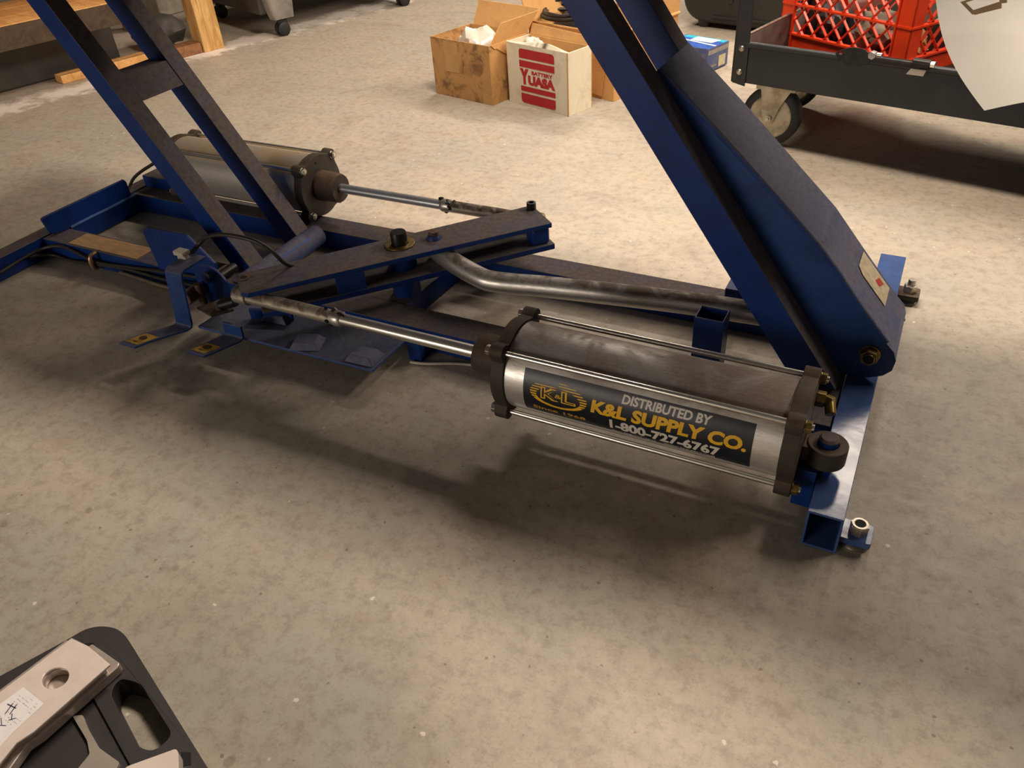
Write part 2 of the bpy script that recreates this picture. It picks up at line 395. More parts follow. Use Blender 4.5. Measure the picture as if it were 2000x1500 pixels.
def plate_curve(outer, holes=()):
    """flat polygon with holes -> list of 2D triangles"""
    cu = bpy.data.curves.new('p', 'CURVE'); cu.dimensions = '2D'; cu.fill_mode = 'BOTH'
    for pl in [outer] + list(holes):
        s = cu.splines.new('POLY'); s.points.add(len(pl) - 1); s.use_cyclic_u = True
        for p, q in zip(s.points, pl): p.co = (q[0], q[1], 0, 1)
    o = bpy.data.objects.new('p', cu); C.objects.link(o); bpy.context.view_layer.update()
    me = bpy.data.meshes.new_from_object(o.evaluated_get(bpy.context.evaluated_depsgraph_get()))
    bpy.data.objects.remove(o); bpy.data.curves.remove(cu); return me
def add_plate(b, outer, holes, f0, f1):
    """plate with holes between mappings f0(x,y) and f1(x,y)"""
    me = plate_curve(outer, holes)
    t = bmesh.new(); t.from_mesh(me); bpy.data.meshes.remove(me); bmesh.ops.remove_doubles(t, verts=t.verts, dist=1e-6)
    lo = {v: b.bm.verts.new(f0(v.co.x, v.co.y)) for v in t.verts}; hi = {v: b.bm.verts.new(f1(v.co.x, v.co.y)) for v in t.verts}
    for f in t.faces:
        b.face([lo[v] for v in f.verts][::-1]); b.face([hi[v] for v in f.verts])
    for e in t.edges:
        if len(e.link_faces) == 1: b.face([lo[e.verts[0]], lo[e.verts[1]], hi[e.verts[1]], hi[e.verts[0]]])
    t.free()
def circle(cx, cy, r, n=24): return [(cx + r * math.cos(2 * PI * i / n), cy + r * math.sin(2 * PI * i / n)) for i in range(n)]
def round_poly(pts, r, n=5):
    out = []
    for i, p in enumerate(pts):
        a, c, d = Vector(pts[i - 1]), Vector(p), Vector(pts[(i + 1) % len(pts)])
        u, v = (a - c), (d - c); k = min(r if not isinstance(r, (list, tuple)) else r[i], u.length * .48, v.length * .48)
        s, e = c + u.normalized() * k, c + v.normalized() * k
        for j in range(n + 1):
            t = j / n; q = s * (1 - t) ** 2 + c * (2 * t * (1 - t)) + e * t * t; out.append((q.x, q.y))
    return out

# ------------------------------------------------------------------ setting
fb = B(); fb.box((-9, -4, -.1), (7, 10, 0)); fl = build('floor', fb, floor_m); fl['kind'] = 'structure'

# ------------------------------------------------------------------ the lift
lift = thing('scissor_lift', 'blue steel motorcycle lift with two air cylinders standing on the concrete floor', 'lift', (-1.1, 1.385, 0))
def part(name, b, m, parent=lift, bevel=.0015, **k): return build(name, b, m, parent, bevel, **k)

# base frame
b = B(); b.rect_tube((-.003, .947, .0395), (-.003, 1.84, .0395), .054, .075, .004); front_bar = part('crossbar', b, [blue_g], bevel=.0012)
b = B(); b.rect_tube((-2.1925, .93, .031), (-2.1925, 1.86, .031), .055, .058, .004); rear_bar = part('crossbar', b, blue_d)
for y0, y1 in ((1.19, 1.265), (1.513, 1.588)):
    b = B(); b.box((-2.164, y0, .002), (-.031, y1, .057)); part('side_rail', b, blue_d)
b = B(); b.pyz([(1.266, .058), (1.478, .058), (1.494, .062), (1.494, .106), (1.488, .116), (1.206, .118), (1.198, .114), (1.206, .07), (1.22, .06)], -2.15, -2.141); stop = part('stop_plate', b, blue)
b = B(); b.tube([(-2.1405, 1.268, .059), (-2.1405, 1.34, .0595), (-2.1405, 1.4, .0585), (-2.1405, 1.49, .059)], .004, 8); part('weld_bead', b, painted('weld_blue', lin(80, 108, 170), 0.0, rough=.15), stop, 0)
b = B(); b.box((-2.1635, 1.266, .003), (-2.142, 1.5125, .0575)); part('rear_cross_member', b, blue)
b = B(); b.hexa([(-1.124, 1.2655, .004), (-.985, 1.2655, .004), (-.972, 1.5125, .004), (-1.11, 1.5125, .004), (-1.124, 1.2655, .056), (-.985, 1.2655, .056), (-.972, 1.5125, .056), (-1.11, 1.5125, .056)]); part('cross_member', b, blue_d)
b = B(); b.box((-2.06, 1.197, .0572), (-1.79, 1.258, .0588)); part('cardboard_strip', b, simple('tan_board', lin(184, 146, 104), .7, 0, .25, 30, stretch=(1, 5, 1)), bevel=0)
# levelling tabs at both ends of the front bar
for yc, nz in ((.985, .0), (1.775, .006)):
    b = B(); b.pxy(round_poly([(.0245, yc - .022), (.07, yc - .022), (.07, yc + .022), (.0245, yc + .022)], [.001, .006, .006, .001]), .014, .026); tb = part('levelling_tab', b, blue_g if yc < 1.2 else cast)
    b = B(); b.hexnut((.048, yc, .026), (.048, yc, .043), .0145); b.ring((.048, yc, .043), (.048, yc, .0445), .0125, .0085)
    if nz: b.cyl((.048, yc, .043), (.048, yc, .058), .008, 16)
    else: b.mi = 1; b.cyl((.048, yc, .043), (.048, yc, .0436), .0085, 16)
    part('levelling_nut', b, [zinc, hole], tb, .001)
    b = B(); b.lathe((.048, yc, .0), (0, 0, 1), [(0, .021), (.004, .023), (.008, .02), (.0135, .008)], 20); part('levelling_foot', b, zinc, tb, 0)

# left arm pair
LX, LM, LW, LD = -1.4672, -.6651, .0677, .0496
def arm_poly(x0, m, wd, z0, z1): return [(x0 + m * z0, z0), (x0 + wd + m * z0, z0), (x0 + wd + m * z1, z1), (x0 + m * z1, z1)]
for y in (1.2558, 1.4404):
    b = B(); b.pxz(arm_poly(LX, LM, LW, .035, .80), y, y + LD); part('arm_tube', b, blue_d)
b = B(); b.pxz(arm_poly(LX + .004, LM, LW - .006, .447, .503), 1.3056, 1.4402); part('arm_tie', b, blue_d)
b = B(); b.cyl((-1.425, 1.2, .048), (-1.425, 1.500, .048), .029, 28); pv = part('pivot_tube', b, blue_p, bevel=.003)
b = B(); b.tube([(-1.404, 1.31, .0665), (-1.404, 1.37, .067), (-1.404, 1.45, .0665)], .0022, 6); part('weld_bead', b, bpy.data.materials['weld_blue'], pv, 0)
# right arm pair with its channel
RX, RM, RW, RD = -.0591, -.7177, .0623, .0566
for y in (1.2675, 1.4459):
    b = B(); b.pxz([(RX + RM * .104, .104), (-.082, .098), (-.048, .0795), (RX + RW + RM * .06, .0795), (RX + RW + RM * .8, .8), (RX + RM * .8, .8)], y, y + RD); part('arm_tube', b, blue_d)
top = [(-.425, .604), (-.301, .494), (-.12, .326), (-.056, .251), (.0, .187), (.022, .163)]
endc = [(.038, .147), (.045, .13), (.043, .108), (.03, .093), (.008, .083), (-.03, .079)]
base = [(RX + RW + RM * .0795 + .002, .0795), (RX + RW + RM * .6 + .001, .6)]
chan = top + endc + base
b = B(); b.pxz(chan, 1.3255, 1.331); b.pxz(chan, 1.4955, 1.501)
tp = top + [(.038, .147), (.0445, .131)]
for (xa, za), (xb, zb) in zip(tp, tp[1:]):
    d = Vector((xb - xa, zb - za)).normalized(); nx, nz = -d.y * -.005, d.x * -.005
    b.hexa([(xa + nx * 0 - .004, 1.331, za - .004), (xb - .004, 1.331, zb - .004), (xb - .004, 1.4955, zb - .004), (xa - .004, 1.4955, za - .004), (xa, 1.331, za), (xb, 1.331, zb), (xb, 1.4955, zb), (xa, 1.4955, za)])
bmesh.ops.remove_doubles(b.bm, verts=b.bm.verts, dist=1e-5)
ch = part('arm_channel', b, blue_m, bevel=0)
b = B(); b.tube([(x + .0005, 1.3295, z + .0005) for x, z in top], .0052, 12, 2); part('channel_bend', b, blue_m, ch, 0)
b = B(); b.ring((0, 1.3255, .135), (0, 1.322, .135), .0185, .01); b.hexnut((0, 1.322, .135), (0, 1.308, .135), .0165); b.mi = 1; b.cyl((0, 1.308, .135), (0, 1.3045, .135), .0105, 16); part('pivot_nut', b, [brass, dark_steel], ch, .001)
b = B(); b.ring((0, 1.501, .135), (0, 1.505, .135), .0185, .01); b.hexnut((0, 1.505, .135), (0, 1.519, .135), .0165); part('pivot_nut', b, zinc, ch, .001)
# warning sticker on the sloping channel top
def on_top(s, t):
    x = -.055 + s * .06; z = .251 - s * .0686 + .0012; return (x, 1.418 + t * .07, z)
b = B(); b.mi = 0
b.poly([on_top(0, .15), on_top(.18, 0), on_top(1.0, .0), on_top(1.0, 1), on_top(0, 1)])
b.mi = 1; lift_ = lambda p: (p[0] + .0004, p[1], p[2] + .0004)
b.poly([lift_(on_top(.55, .5)), lift_(on_top(.7, .45)), lift_(on_top(.8, .8)), lift_(on_top(.62, .8))])
part('warning_sticker', b, [sticker_w, red_ink], ch, 0)
b = B(); b.bar((.0, 1.53, .155), (.04, 1.515, .098), .02, .008, (0, 1, 0)); part('latch_blade', b, cast)
b = B(); b.cyl((.02, 1.515, .1), (.02, 1.545, .1), .009, 16); part('bracket_bolt', b, zinc)
# bracket plates on the front bar
b = B(); b.pxy([(-.075, 1.17), (-.031, 1.17), (-.031, 1.5), (-.075, 1.5)], .06, .0715); part('pivot_bracket', b, blue_d)
b = B(); b.box((-.3, 1.46, .057), (-.26, 1.5125, .135)); part('stub_bracket', b, blue)
b = B(); b.box((-.125, 1.335, .085), (-.06, 1.44, .14)); part('arm_cross_piece', b, blue)

# platform overhead (above the frame of the photograph; it carries the arms and casts the broad shadow)
b = B(); b.box((-2.25, 1.06, .80), (.32, 1.74, .84)); b.box((-2.25, 1.06, .84), (.32, 1.075, .87)); b.box((-2.25, 1.725, .84), (.32, 1.74, .87)); part('platform', b, blue_d)

# prop post
b = B(); b.rect_tube((-.2745, 1.2505, .057), (-.2745, 1.2505, .202), .055, .046, .004, up=(0, 1, 0)); part('prop_post', b, blue)

# rocker beam
RU = Vector((.646, .763, 0)); RN = Vector((.763, -.646, 0))
def rk(s, n, z): p = RU * s + RN * n; return (p.x, p.y, z)
def rk_poly(pts): return [(rk(s, n, 0)[0], rk(s, n, 0)[1]) for s, n in pts]
rp = rk_poly([(-.012, -1.652), (.004, -1.668), (.70, -1.663), (.70, -1.549), (.0, -1.571), (-.012, -1.585)])
b = B(); b.pxy(rp, .168, .18); rt = part('rocker_plate', b, blue_d)
rp2 = rk_poly([(.02, -1.666), (.705, -1.661), (.705, -1.547), (.02, -1.568)])
b = B(); b.pxy(rp2, .112, .126); rb_ = part('rocker_plate', b, blue_d)
b = B(); b.hexa([rk(.185, -1.5715, .124), rk(.185, -1.5635, .124), rk(.25, -1.5615, .124), rk(.25, -1.5695, .124), rk(.185, -1.5715, .1685), rk(.185, -1.5635, .1685), rk(.25, -1.5615, .1685), rk(.25, -1.5695, .1685)]); part('rocker_link', b, blue)
px, py = -1.012, 1.318
b = B(); b.cyl((px, py, .056), (px, py, .168), .033, 28); part('pivot_post', b, blue)
b = B(); b.ring((px, py, .18), (px, py, .1835), .0345, .02, 32); part('pivot_washer', b, brass, rt, .0005)
b = B(); b.lathe((px, py, .1835), (0, 0, 1), [(0, .019), (.026, .0185), (.0285, .017), (.0285, .001)], 28); part('pivot_bolt', b, dark_steel, rt, 0)
bx, by = -.953, 1.372
b = B(); b.lathe((bx, by, .18), (0, 0, 1), [(0, .0185), (.004, .0165), (.009, .0135), (.009, .001)], 24); part('link_bolt', b, blue, rt, 0)
b = B(); b.hexnut((bx, by, .189), (bx, by, .198), .0125); part('link_bolt', b, rusty, rt, .001)
fx, fy = -.808, 1.587
b = B(); b.ring((fx, fy, .18), (fx, fy, .1975), .0115, .006, 20); b.mi = 1; b.cyl((fx, fy, .18), (fx, fy, .188), .0062, 12); part('socket_bolt', b, [dark_steel, hole], rt, .0008)
nx_, ny_ = -1.252, 1.064
b = B(); b.ring((nx_, ny_, .1795), (nx_, ny_, .1815), .0145, .0075, 20); b.mi = 1; b.cyl((nx_, ny_, .18), (nx_, ny_, .1808), .0077, 12); part('socket_bolt', b, [rusty, hole], rt, 0)
b = B(); b.hexa([rk(.652, -1.60, .126), rk(.652, -1.556, .126), rk(.697, -1.553, .126), rk(.697, -1.60, .126), rk(.652, -1.60, .168), rk(.652, -1.556, .168), rk(.697, -1.553, .168), rk(.697, -1.60, .168)]); part('rocker_spacer', b, blue, bevel=.008)
# bent push tube between rocker and arm
b = B(); b.tube([(-.965, 1.385, .146), (-.935, 1.37, .143), (-.88, 1.345, .138), (-.81, 1.325, .130), (-.775, 1.323, .128), (-.72, 1.331, .128), (-.66, 1.34, .13), (-.5, 1.36, .133), (-.34, 1.378, .135), (-.13, 1.39, .137)], .0235, 24, 5); part('push_tube', b, galv, bevel=0)

# air cylinders
def cap_poly(yc, zc):
    out = []
    for i in range(96):
        a = 2 * PI * i / 96; r = .0845
        for k in range(4):
            d = (a - (PI / 4 + k * PI / 2) + PI) % (2 * PI) - PI
            if abs(d) < .5:
                s = .0915 * math.sin(d); 
                if abs(s) < .0155: r = max(r, .0915 * math.cos(d) + math.sqrt(.0155 ** 2 - s * s))
                elif abs(d) < .32: r = max(r, .0845 + (.32 - abs(d)) / .15 * .004)
        out.append((yc + r * math.cos(a), zc + r * math.sin(a)))
    return out
def air_cylinder(far=False):
    yc, zc = 1.0486, .145
    T = Matrix.Translation((-1.028 * 2, 1.3245 * 2, 0)) @ Matrix.Diagonal((-1, -1, 1, 1)) if far else Matrix.Identity(4)
    def fin(name, bb, m, parent=lift, bevel=.001):
        if far: bmesh.ops.transform(bb.bm, matrix=T, verts=bb.bm.verts)
        return build(name, bb, m, parent, bevel)
    x0, x1 = -.592, -.062
    b = B(); b.cyl((x0 + .02, yc, zc), (x1 - .02, yc, zc), .0805, 64, cap=False); root = fin('air_cylinder', b, alu_far if far else alu, bevel=0)
    for xa, xb in ((x0, x0 + .026), (x1 - .026, x1)):
        b = B(); b.pyz(cap_poly(yc, zc), xa, xb); fin('end_cap', b, cast, root, .0015)
    b = B(); b.lathe((x0, yc, zc), (-1, 0, 0), [(0, .042), (.058, .040), (.066, .037), (.066, .013)], 36); fin('rod_gland', b, cast_d if far else cast, root, 0)
    for k in range(4):
        a = PI / 4 + k * PI / 2; y, z = yc + .0915 * math.cos(a), zc + .0915 * math.sin(a)
        b = B(); b.cyl((x0 - .012, y, z), (x1 + .014, y, z), .0052, 14); fin('tie_rod', b, chrome, root, 0)
        for xe, s in ((x0, -1), (x1, 1)):
            b = B(); b.cyl((xe, y, z), (xe + s * .002, y, z), .0105, 16); b.hexnut((xe + s * .002, y, z), (xe + s * .0105, y, z), .0098); fin('tie_nut', b, zinc if far or s < 0 else brass, root, .0006)
    b = B(); b.cyl((x0 - .06, yc, zc), (-.99, yc, zc), .0128, 28); fin('piston_rod', b, chrome_b if far else chrome, root, 0)
    b = B(); b.cyl((-1.0, yc, zc), (-1.235, yc, zc), .0152, 24); b.cyl((-1.235, yc, zc), (-1.27, yc, zc), .02, 24); fin('rod_extension', b, rod_dirty, root, .001)
    b = B(); b.lathe((-.982, yc, zc), (-1, 0, 0), [(0, .014), (.003, .0165), (.008, .0168), (.012, .0175), (.02, .0165), (.026, .0158)], 24); fin('rod_collar', b, galv, root, 0)
    b = B()
    rnd = random.Random(3)
    for i in range(9):
        a = rnd.uniform(0, 6.28); b.blob((-.978 - rnd.uniform(0, .045), yc + .0155 * math.cos(a), zc + .0155 * math.sin(a)), (rnd.uniform(.003, .009), .004, .005), .3, 1)
    g = fin('grease', b, grease, root, 0); g['kind'] = 'stuff'
    if not far:
        # clevis lug and its pin on the front bar
        b = B(); b.ring((-.026, yc, .1), (-.026, yc, .135), .0315, .0165, 32); b.box((-.062, yc - .02, .104), (-.05, yc + .02, .132)); fin('clevis_lug', b, cast, root, .002)
        b = B(); b.lathe((-.026, yc, .078), (0, 0, 1), [(0, .016), (.066, .0158), (.07, .012), (.07, .001)], 24); fin('clevis_pin', b, blue_d, root, 0)
        b = B(); b.hexnut((-.062, 1.125, .16), (-.048, 1.125, .16), .014); b.hexnut((-.048, 1.125, .16), (-.036, 1.12, .16), .011); b.cyl((-.04, 1.122, .158), (-.034, 1.105, .148), .009, 14); fin('hose_fitting', b, brass, root, .001)
    else:
        b = B(); b.ring((-.026, yc, .1), (-.026, yc, .135), .0315, .0165, 32); b.box((-.062, yc - .02, .104), (-.05, yc + .02, .132)); fin('clevis_lug', b, cast, root, .002)
        b = B(); b.hexnut((-.062, yc - .05, .2), (-.04, yc - .05, .2), .012); fin('hose_fitting', b, brass, root, .001)
        b = B(); b.cyl((x0 - .0005, yc + .005, zc + .066), (x0 - .0015, yc + .005, zc + .066), .003, 12); fin('port_hole', b, hole, root, 0)
    return root
cyl_near = air_cylinder(); cyl_near['label'] = 'near air cylinder with black and yellow supplier decal'
cyl_far = air_cylinder(True); cyl_far['label'] = 'far air cylinder with dust on its upper side'
b = B(); b.box((-.062, 1.012, .02), (-.031, 1.085, .098)); part('clevis_bracket', b, blue, cyl_near)
b = B(); b.box((-2.164, 1.57, .058), (-2.0, 1.63, .094)); part('clevis_bracket', b, blue_d, cyl_far)

# decal wrapped on the near barrel
def dec(off):
    def f(x, th_mm):
        th = th_mm / .0805; r = .0805 + off
        return (x, 1.0486 - r * math.cos(th), .145 + r * math.sin(th))
    return f
deg = lambda a: math.radians(a) * .0805
b = B(); f0 = dec(.0004); N = 18
gr = [[b.bm.verts.new(f0(-.5275 + .3975 * i / 2, deg(-28.5 + 64 * k / N))) for k in range(N + 1)] for i in range(3)]
for i in range(2):
    for k in range(N): b.face([gr[i][k], gr[i + 1][k], gr[i + 1][k + 1], gr[i][k + 1]])
f1 = dec(.0008); f2 = dec(.0011)
b.mi = 1
add_text(b, 'DISTRIBUTED BY', -.347, -.197, deg(20.5), deg(32.5), f1, .036, .12, 2)
add_text(b, '1-800-727-6767', -.366, -.178, deg(-21.5), deg(-4.5), f1, .042, 0.0, 3)
add_text(b, 'Fax: 408-727-4842', -.362, -.285, deg(-27.3), deg(-24.2), f1, .0, 0, 1)
add_text(b, 'WWW.KLSUPPLY.COM', -.272, -.186, deg(-27.0), deg(-24.0), f1, .018, 0, 1)
b.mi = 2
add_text(b, 'K&L SUPPLY CO.', -.400, -.138, deg(-1.5), deg(17), f1, .046, .10, 3)
# logo: striped oval
cx, cy, A_, Bv = -.4605, deg(8.5), .0535, deg(18.5)
def oval(y, a, bb): q = 1 - (y / bb) ** 2; return a * math.sqrt(q) if q > 0 else 0
ns = 11
for i in range(ns):
    t = i / (ns - 1); yc = Bv * .93 - 2 * Bv * .93 * t; th = Bv * (.05 + .10 * t)
    y0, y1 = yc - th / 2, yc + th / 2
    for sgn in (-1, 1):
        pts = []
        for yy in (y0, y1): pts.append((oval(yy, A_, Bv), oval(yy + Bv * .14, A_ * .77, Bv * .70)))
        (o0, i0), (o1, i1) = pts
        if sgn > 0 and yc > Bv * .2: o0 -= .004; o1 -= .004
        if sgn < 0 and yc > Bv * .62: continue
        q = [(cx + sgn * i0, cy + y0), (cx + sgn * o0, cy + y0), (cx + sgn * o1, cy + y1), (cx + sgn * i1, cy + y1)]
        b.poly([f1(*p) for p in q])
n = 24
cr = [(A_ * math.cos(a), Bv * math.sin(a)) for a in [PI + .55 + (PI - 1.1) * k / n for k in range(n + 1)]]
ci = [(A_ * .77 * math.cos(a), Bv * .70 * math.sin(a) - Bv * .14) for a in [PI + .35 + (PI - .7) * k / n for k in range(n + 1)]]
for k in range(n): b.poly([f1(cx + p[0], cy + p[1]) for p in (cr[k], cr[k + 1], ci[k + 1], ci[k])])
add_text(b, 'K', cx - .033, cx + .001, cy - deg(8), cy + deg(8.5), f1, .05, 0, 2)
add_text(b, 'L', cx + .006, cx + .033, cy - deg(8), cy + deg(8.5), f1, .05, 0, 2)
b.mi = 0
add_text(b, 'K', cx - .0305, cx - .0020, cy - deg(6.4), cy + deg(6.9), f2, -.012, 0, 2)
add_text(b, 'L', cx + .0085, cx + .0305, cy - deg(6.4), cy + deg(6.9), f2, -.012, 0, 2)
b.mi = 2
add_text(b, '&', cx - .006, cx + .007, cy - deg(2.5), cy + deg(2.5), f2, 0, 0, 1)
b.mi = 3
add_text(b, 'Since 1968', -.5105, -.4105, deg(-20.5), deg(-14.5), f1, .02, 0, 1)
build('supplier_decal', b, [decal_bg, white_ink, yellow, gold], cyl_near, 0)['label'] = 'black decal with yellow and white lettering'

# foot pedals, cam and valve at the near rail
def strip(pts, xoff, wd, t=.006):
    """bent flat bar: pts are (xcentre, y, z)"""
    bb = B(); rows = []
    for i, (x, y, z) in enumerate(pts):
        a, c = pts[max(i - 1, 0)], pts[min(i + 1, len(pts) - 1)]
        d = Vector((0, c[1] - a[1], c[2] - a[2])).normalized(); nn = Vector((0, -d.z, d.y)) * t / 2
        rows.append([bb.bm.verts.new((x + sx * wd / 2, y + sn * nn.y, z + sn * nn.z)) for sx, sn in ((-1, -1), (1, -1), (1, 1), (-1, 1))])
    for A, D in zip(rows, rows[1:]):
        for k in range(4): bb.face([A[k], A[(k + 1) % 4], D[(k + 1) % 4], D[k]])
    bb.face(rows[0][::-1]); bb.face(rows[-1]); return bb
b = strip([(-1.49, .893, .05), (-1.475, .925, .05), (-1.428, .995, .05), (-1.424, 1.003, .053), (-1.423, 1.006, .06), (-1.398, 1.004, .185), (-1.397, 1.006, .195), (-1.397, 1.013, .2), (-1.397, 1.08, .2)], 0, .05); p1 = part('foot_pedal', b, blue_m)
p1['label'] = 'foot pedal with tall bracket'
b = strip([(-1.315, .926, .05), (-1.305, .945, .05), (-1.281, 1.005, .05), (-1.279, 1.013, .053), (-1.278, 1.015, .06), (-1.276, 1.014, .085)], 0, .054); p2 = part('foot_pedal', b, blue_m)
p2['label'] = 'foot pedal with short upstand'
for (xa, ya), (xb, yb), pd in (((-1.485, .902), (-1.462, .944), p1), ((-1.313, .934), (-1.296, .968), p2)):
    b = B(); z = .0534
    b.poly([(xa - .021, ya, z), (xa + .021, ya, z), (xb + .021, yb, z), (xb - .021, yb, z)]); b.mi = 1
    mx, my = (xa + xb) / 2, (ya + yb) / 2 + .004
    b.poly([(mx + .011 * math.cos(a), my + .008 * math.sin(a), z + .0003) for a in [2 * PI * k / 14 for k in range(14)]])
    b.poly([(mx - .014, ya + .006, z + .0003), (mx - .002, ya + .006, z + .0003), (mx - .002, ya + .010, z + .0003), (mx - .014, ya + .010, z + .0003)])
    part('pedal_sticker', b, [yellow_dirty, smudge], pd, 0)
b = B(); b.pxz(round_poly([(-1.45, .06), (-1.40, .055), (-1.355, .09), (-1.35, .13), (-1.375, .157), (-1.41, .165), (-1.45, .15)], .02), 1.096, 1.104); cam_ = part('cam_plate', b, blue)
b = B(); b.cyl((-1.40, 1.096, .138), (-1.40, 1.082, .138), .013, 20); b.mi = 1; b.cyl((-1.395, 1.082, .136), (-1.395, 1.0805, .136), .006, 14); part('cam_bolt', b, [blue_d, hole], cam_, .001)
b = B(); b.cyl((-1.445, 1.06, .095), (-1.445, 1.19, .095), .016, 18); b.hexnut((-1.445, 1.045, .095), (-1.445, 1.075, .095), .018); b.cyl((-1.43, 1.08, .06), (-1.43, 1.08, .12), .009, 14); part('air_valve', b, rusty, bevel=.001)
b = B(); b.cyl((-1.42, 1.104, .11), (-1.42, 1.19, .11), .012, 16); part('valve_shaft', b, dark_steel)
b = B(); b.pxy([(-1.395, 1.03), (-1.335, 1.015), (-1.305, 1.055), (-1.36, 1.085)], .088, .094); b.cyl((-1.335, 1.045, .094), (-1.335, 1.045, .112), .011, 14); part('adjuster_plate', b, cast, bevel=.001)
b = B(); b.cyl((-1.33, 1.045, .104), (-1.29, 1.055, .118), .012, 16); part('adjuster_bolt', b, dark_steel)
b = B(); b.pxz([(-1.704, .158), (-1.684, .174), (-1.545, .176), (-1.478, .112), (-1.478, .052), (-1.69, .052)], 1.181, 1.189); part('gusset_plate', b, blue)
# treadle plate under the piston rod
b = B(); b.hexa([(-1.40, 1.02, .04), (-.915, 1.03, .04), (-.912, 1.1895, .04), (-1.39, 1.1895, .04), (-1.40, 1.02, .047), (-.915, 1.03, .047), (-.912, 1.1895, .047), (-1.39, 1.1895, .047)]); tr = part('treadle_plate', b, blue_s)
for x, y, r in ((-1.24, 1.12, .1), (-1.105, 1.055, .35), (-.955, 1.06, .05)):
    b = B(); c_, s_ = math.cos(r), math.sin(r); q = lambda u, v: (x + u * c_ - v * s_, y + u * s_ + v * c_)
    h = [q(-.036, -.026), q(.036, -.026), q(.036, .026), q(-.036, .026)]; h2 = [q(-.024, -.018), q(.024, -.018), q(.024, .018), q(-.024, .018)]
    b.hexa([(p[0], p[1], .047) for p in h] + [(p[0], p[1], .064) for p in h2]); part('tread_pad', b, blue_m, tr, .002)
b = B(); b.hexa([(-1.30, 1.09, .047), (-1.20, 1.12, .047), (-1.20, 1.126, .047), (-1.30, 1.096, .047), (-1.30, 1.09, .075), (-1.20, 1.12, .075), (-1.20, 1.126, .075), (-1.30, 1.096, .075)]); part('treadle_rib', b, blue, tr)
b = B(); b.box((-.905, 1.145, 0), (-.872, 1.19, .05)); part('support_foot', b, blue)
b = B(); b.tube([(-.895, 1.135, .003), (-.86, 1.14, .004), (-.80, 1.165, .004), (-.72, 1.185, .004)], .003, 8); part('cable_tie', b, dirty_white, bevel=0)
# hoses
def hose(pts, r=.0048, m=rubber): 
    b = B(); b.tube(pts, r, 12, 6); return part('air_hose', b, m, bevel=0)
hose([(-2.158, .97, .03), (-2.155, 1.04, .03), (-2.157, 1.10, .034), (-2.145, 1.16, .04), (-2.09, 1.182, .05), (-2.03, 1.183, .045), (-1.94, 1.178, .03), (-1.82, 1.183, .036), (-1.67, 1.178, .052), (-1.5, 1.172, .07)])
hose([(-2.158, 1.13, .03), (-2.13, 1.176, .018), (-2.06, 1.182, .010), (-1.95, 1.178, .022), (-1.82, 1.183, .028), (-1.68, 1.176, .03), (-1.5, 1.16, .05)])
hose([(-1.86, 1.182, .012), (-1.77, 1.176, .012), (-1.69, 1.172, .01), (-1.5, 1.15, .03)], m=dull_grey)
hose([(-2.235, 1.56, .045), (-2.19, 1.555, .085), (-2.13, 1.55, .12), (-2.06, 1.56, .155), (-2.01, 1.60, .185)])
hose([(-1.415, 1.075, .2), (-1.402, 1.1, .22), (-1.371, 1.1, .241), (-1.312, 1.1, .256), (-1.239, 1.105, .253), (-1.203, 1.115, .23), (-1.19, 1.13, .195), (-1.185, 1.15, .178)])
b = B(); b.tube([(-1.94, 1.187, .055), (-1.942, 1.17, .052), (-1.944, 1.164, .035), (-1.946, 1.17, .014), (-1.946, 1.187, .012)], .0055, 12, 4); part('hose_clip', b, simple('copper_clip', lin(196, 158, 120), .35, .7), bevel=0)
b = B(); b.box((-1.427, 1.05, .2), (-1.402, 1.062, .214)); b.box((-1.43, 1.045, .212), (-1.40, 1.066, .222)); part('hose_clip', b, dirty_white, bevel=.001)

# paper tag hanging from the platform edge
tg = thing('paper_tag', 'overexposed white paper tag hanging in front of the orange crate', 'tag', (.0, .90, .81))
b = B(); M_, K_ = 14, 6; W0 = .125
P0 = Vector((-.0184, .90, .8164)); dn = Vector((.0707, .0, -.110)); ac = Vector((.0762, .0, .022))
rows = []
for i in range(M_ + 1):
    t = i / M_
    rows.append([b.bm.verts.new(P0 + dn * (t * 1.0 - .1) + ac * (k / K_) + Vector((-.010 * math.sin(PI * t), -.014 * math.sin(PI * t * .9) + .006 * math.sin(k / K_ * PI), 0))) for k in range(K_ + 1)])
for A, D in zip(rows, rows[1:]):
    for k in range(K_): b.face([A[k], A[k + 1], D[k + 1], D[k]])
build('sheet', b, paper, tg, 0)
def tagp(u, v, off=-.0016):
    t = v * 1.0
    return P0 + dn * (t - .1) + ac * u + Vector((-.010 * math.sin(PI * t), -.014 * math.sin(PI * t * .9) + .006 * math.sin(u * PI) + off, 0))
b = B(); seg = [((.24, .175), (.27, .19), (.66, .165), (.70, .145)), ((.24, .175), (.34, .285), (.38, .28), (.29, .185)), ((.62, .16), (.70, .145), (.69, .255), (.62, .25)), ((.33, .255), (.64, .235), (.63, .285), (.36, .29))]
for q in seg: b.poly([tagp(*p) for p in q])
build('printed_mark', b, paper_mark, tg, 0)
b = B(); b.tube([tagp(.5, .02), (.02, .93, .845), (.015, 1.03, .872), (.01, 1.066, .8705)], .0012, 6); build('string', b, white_ink, tg, 0)

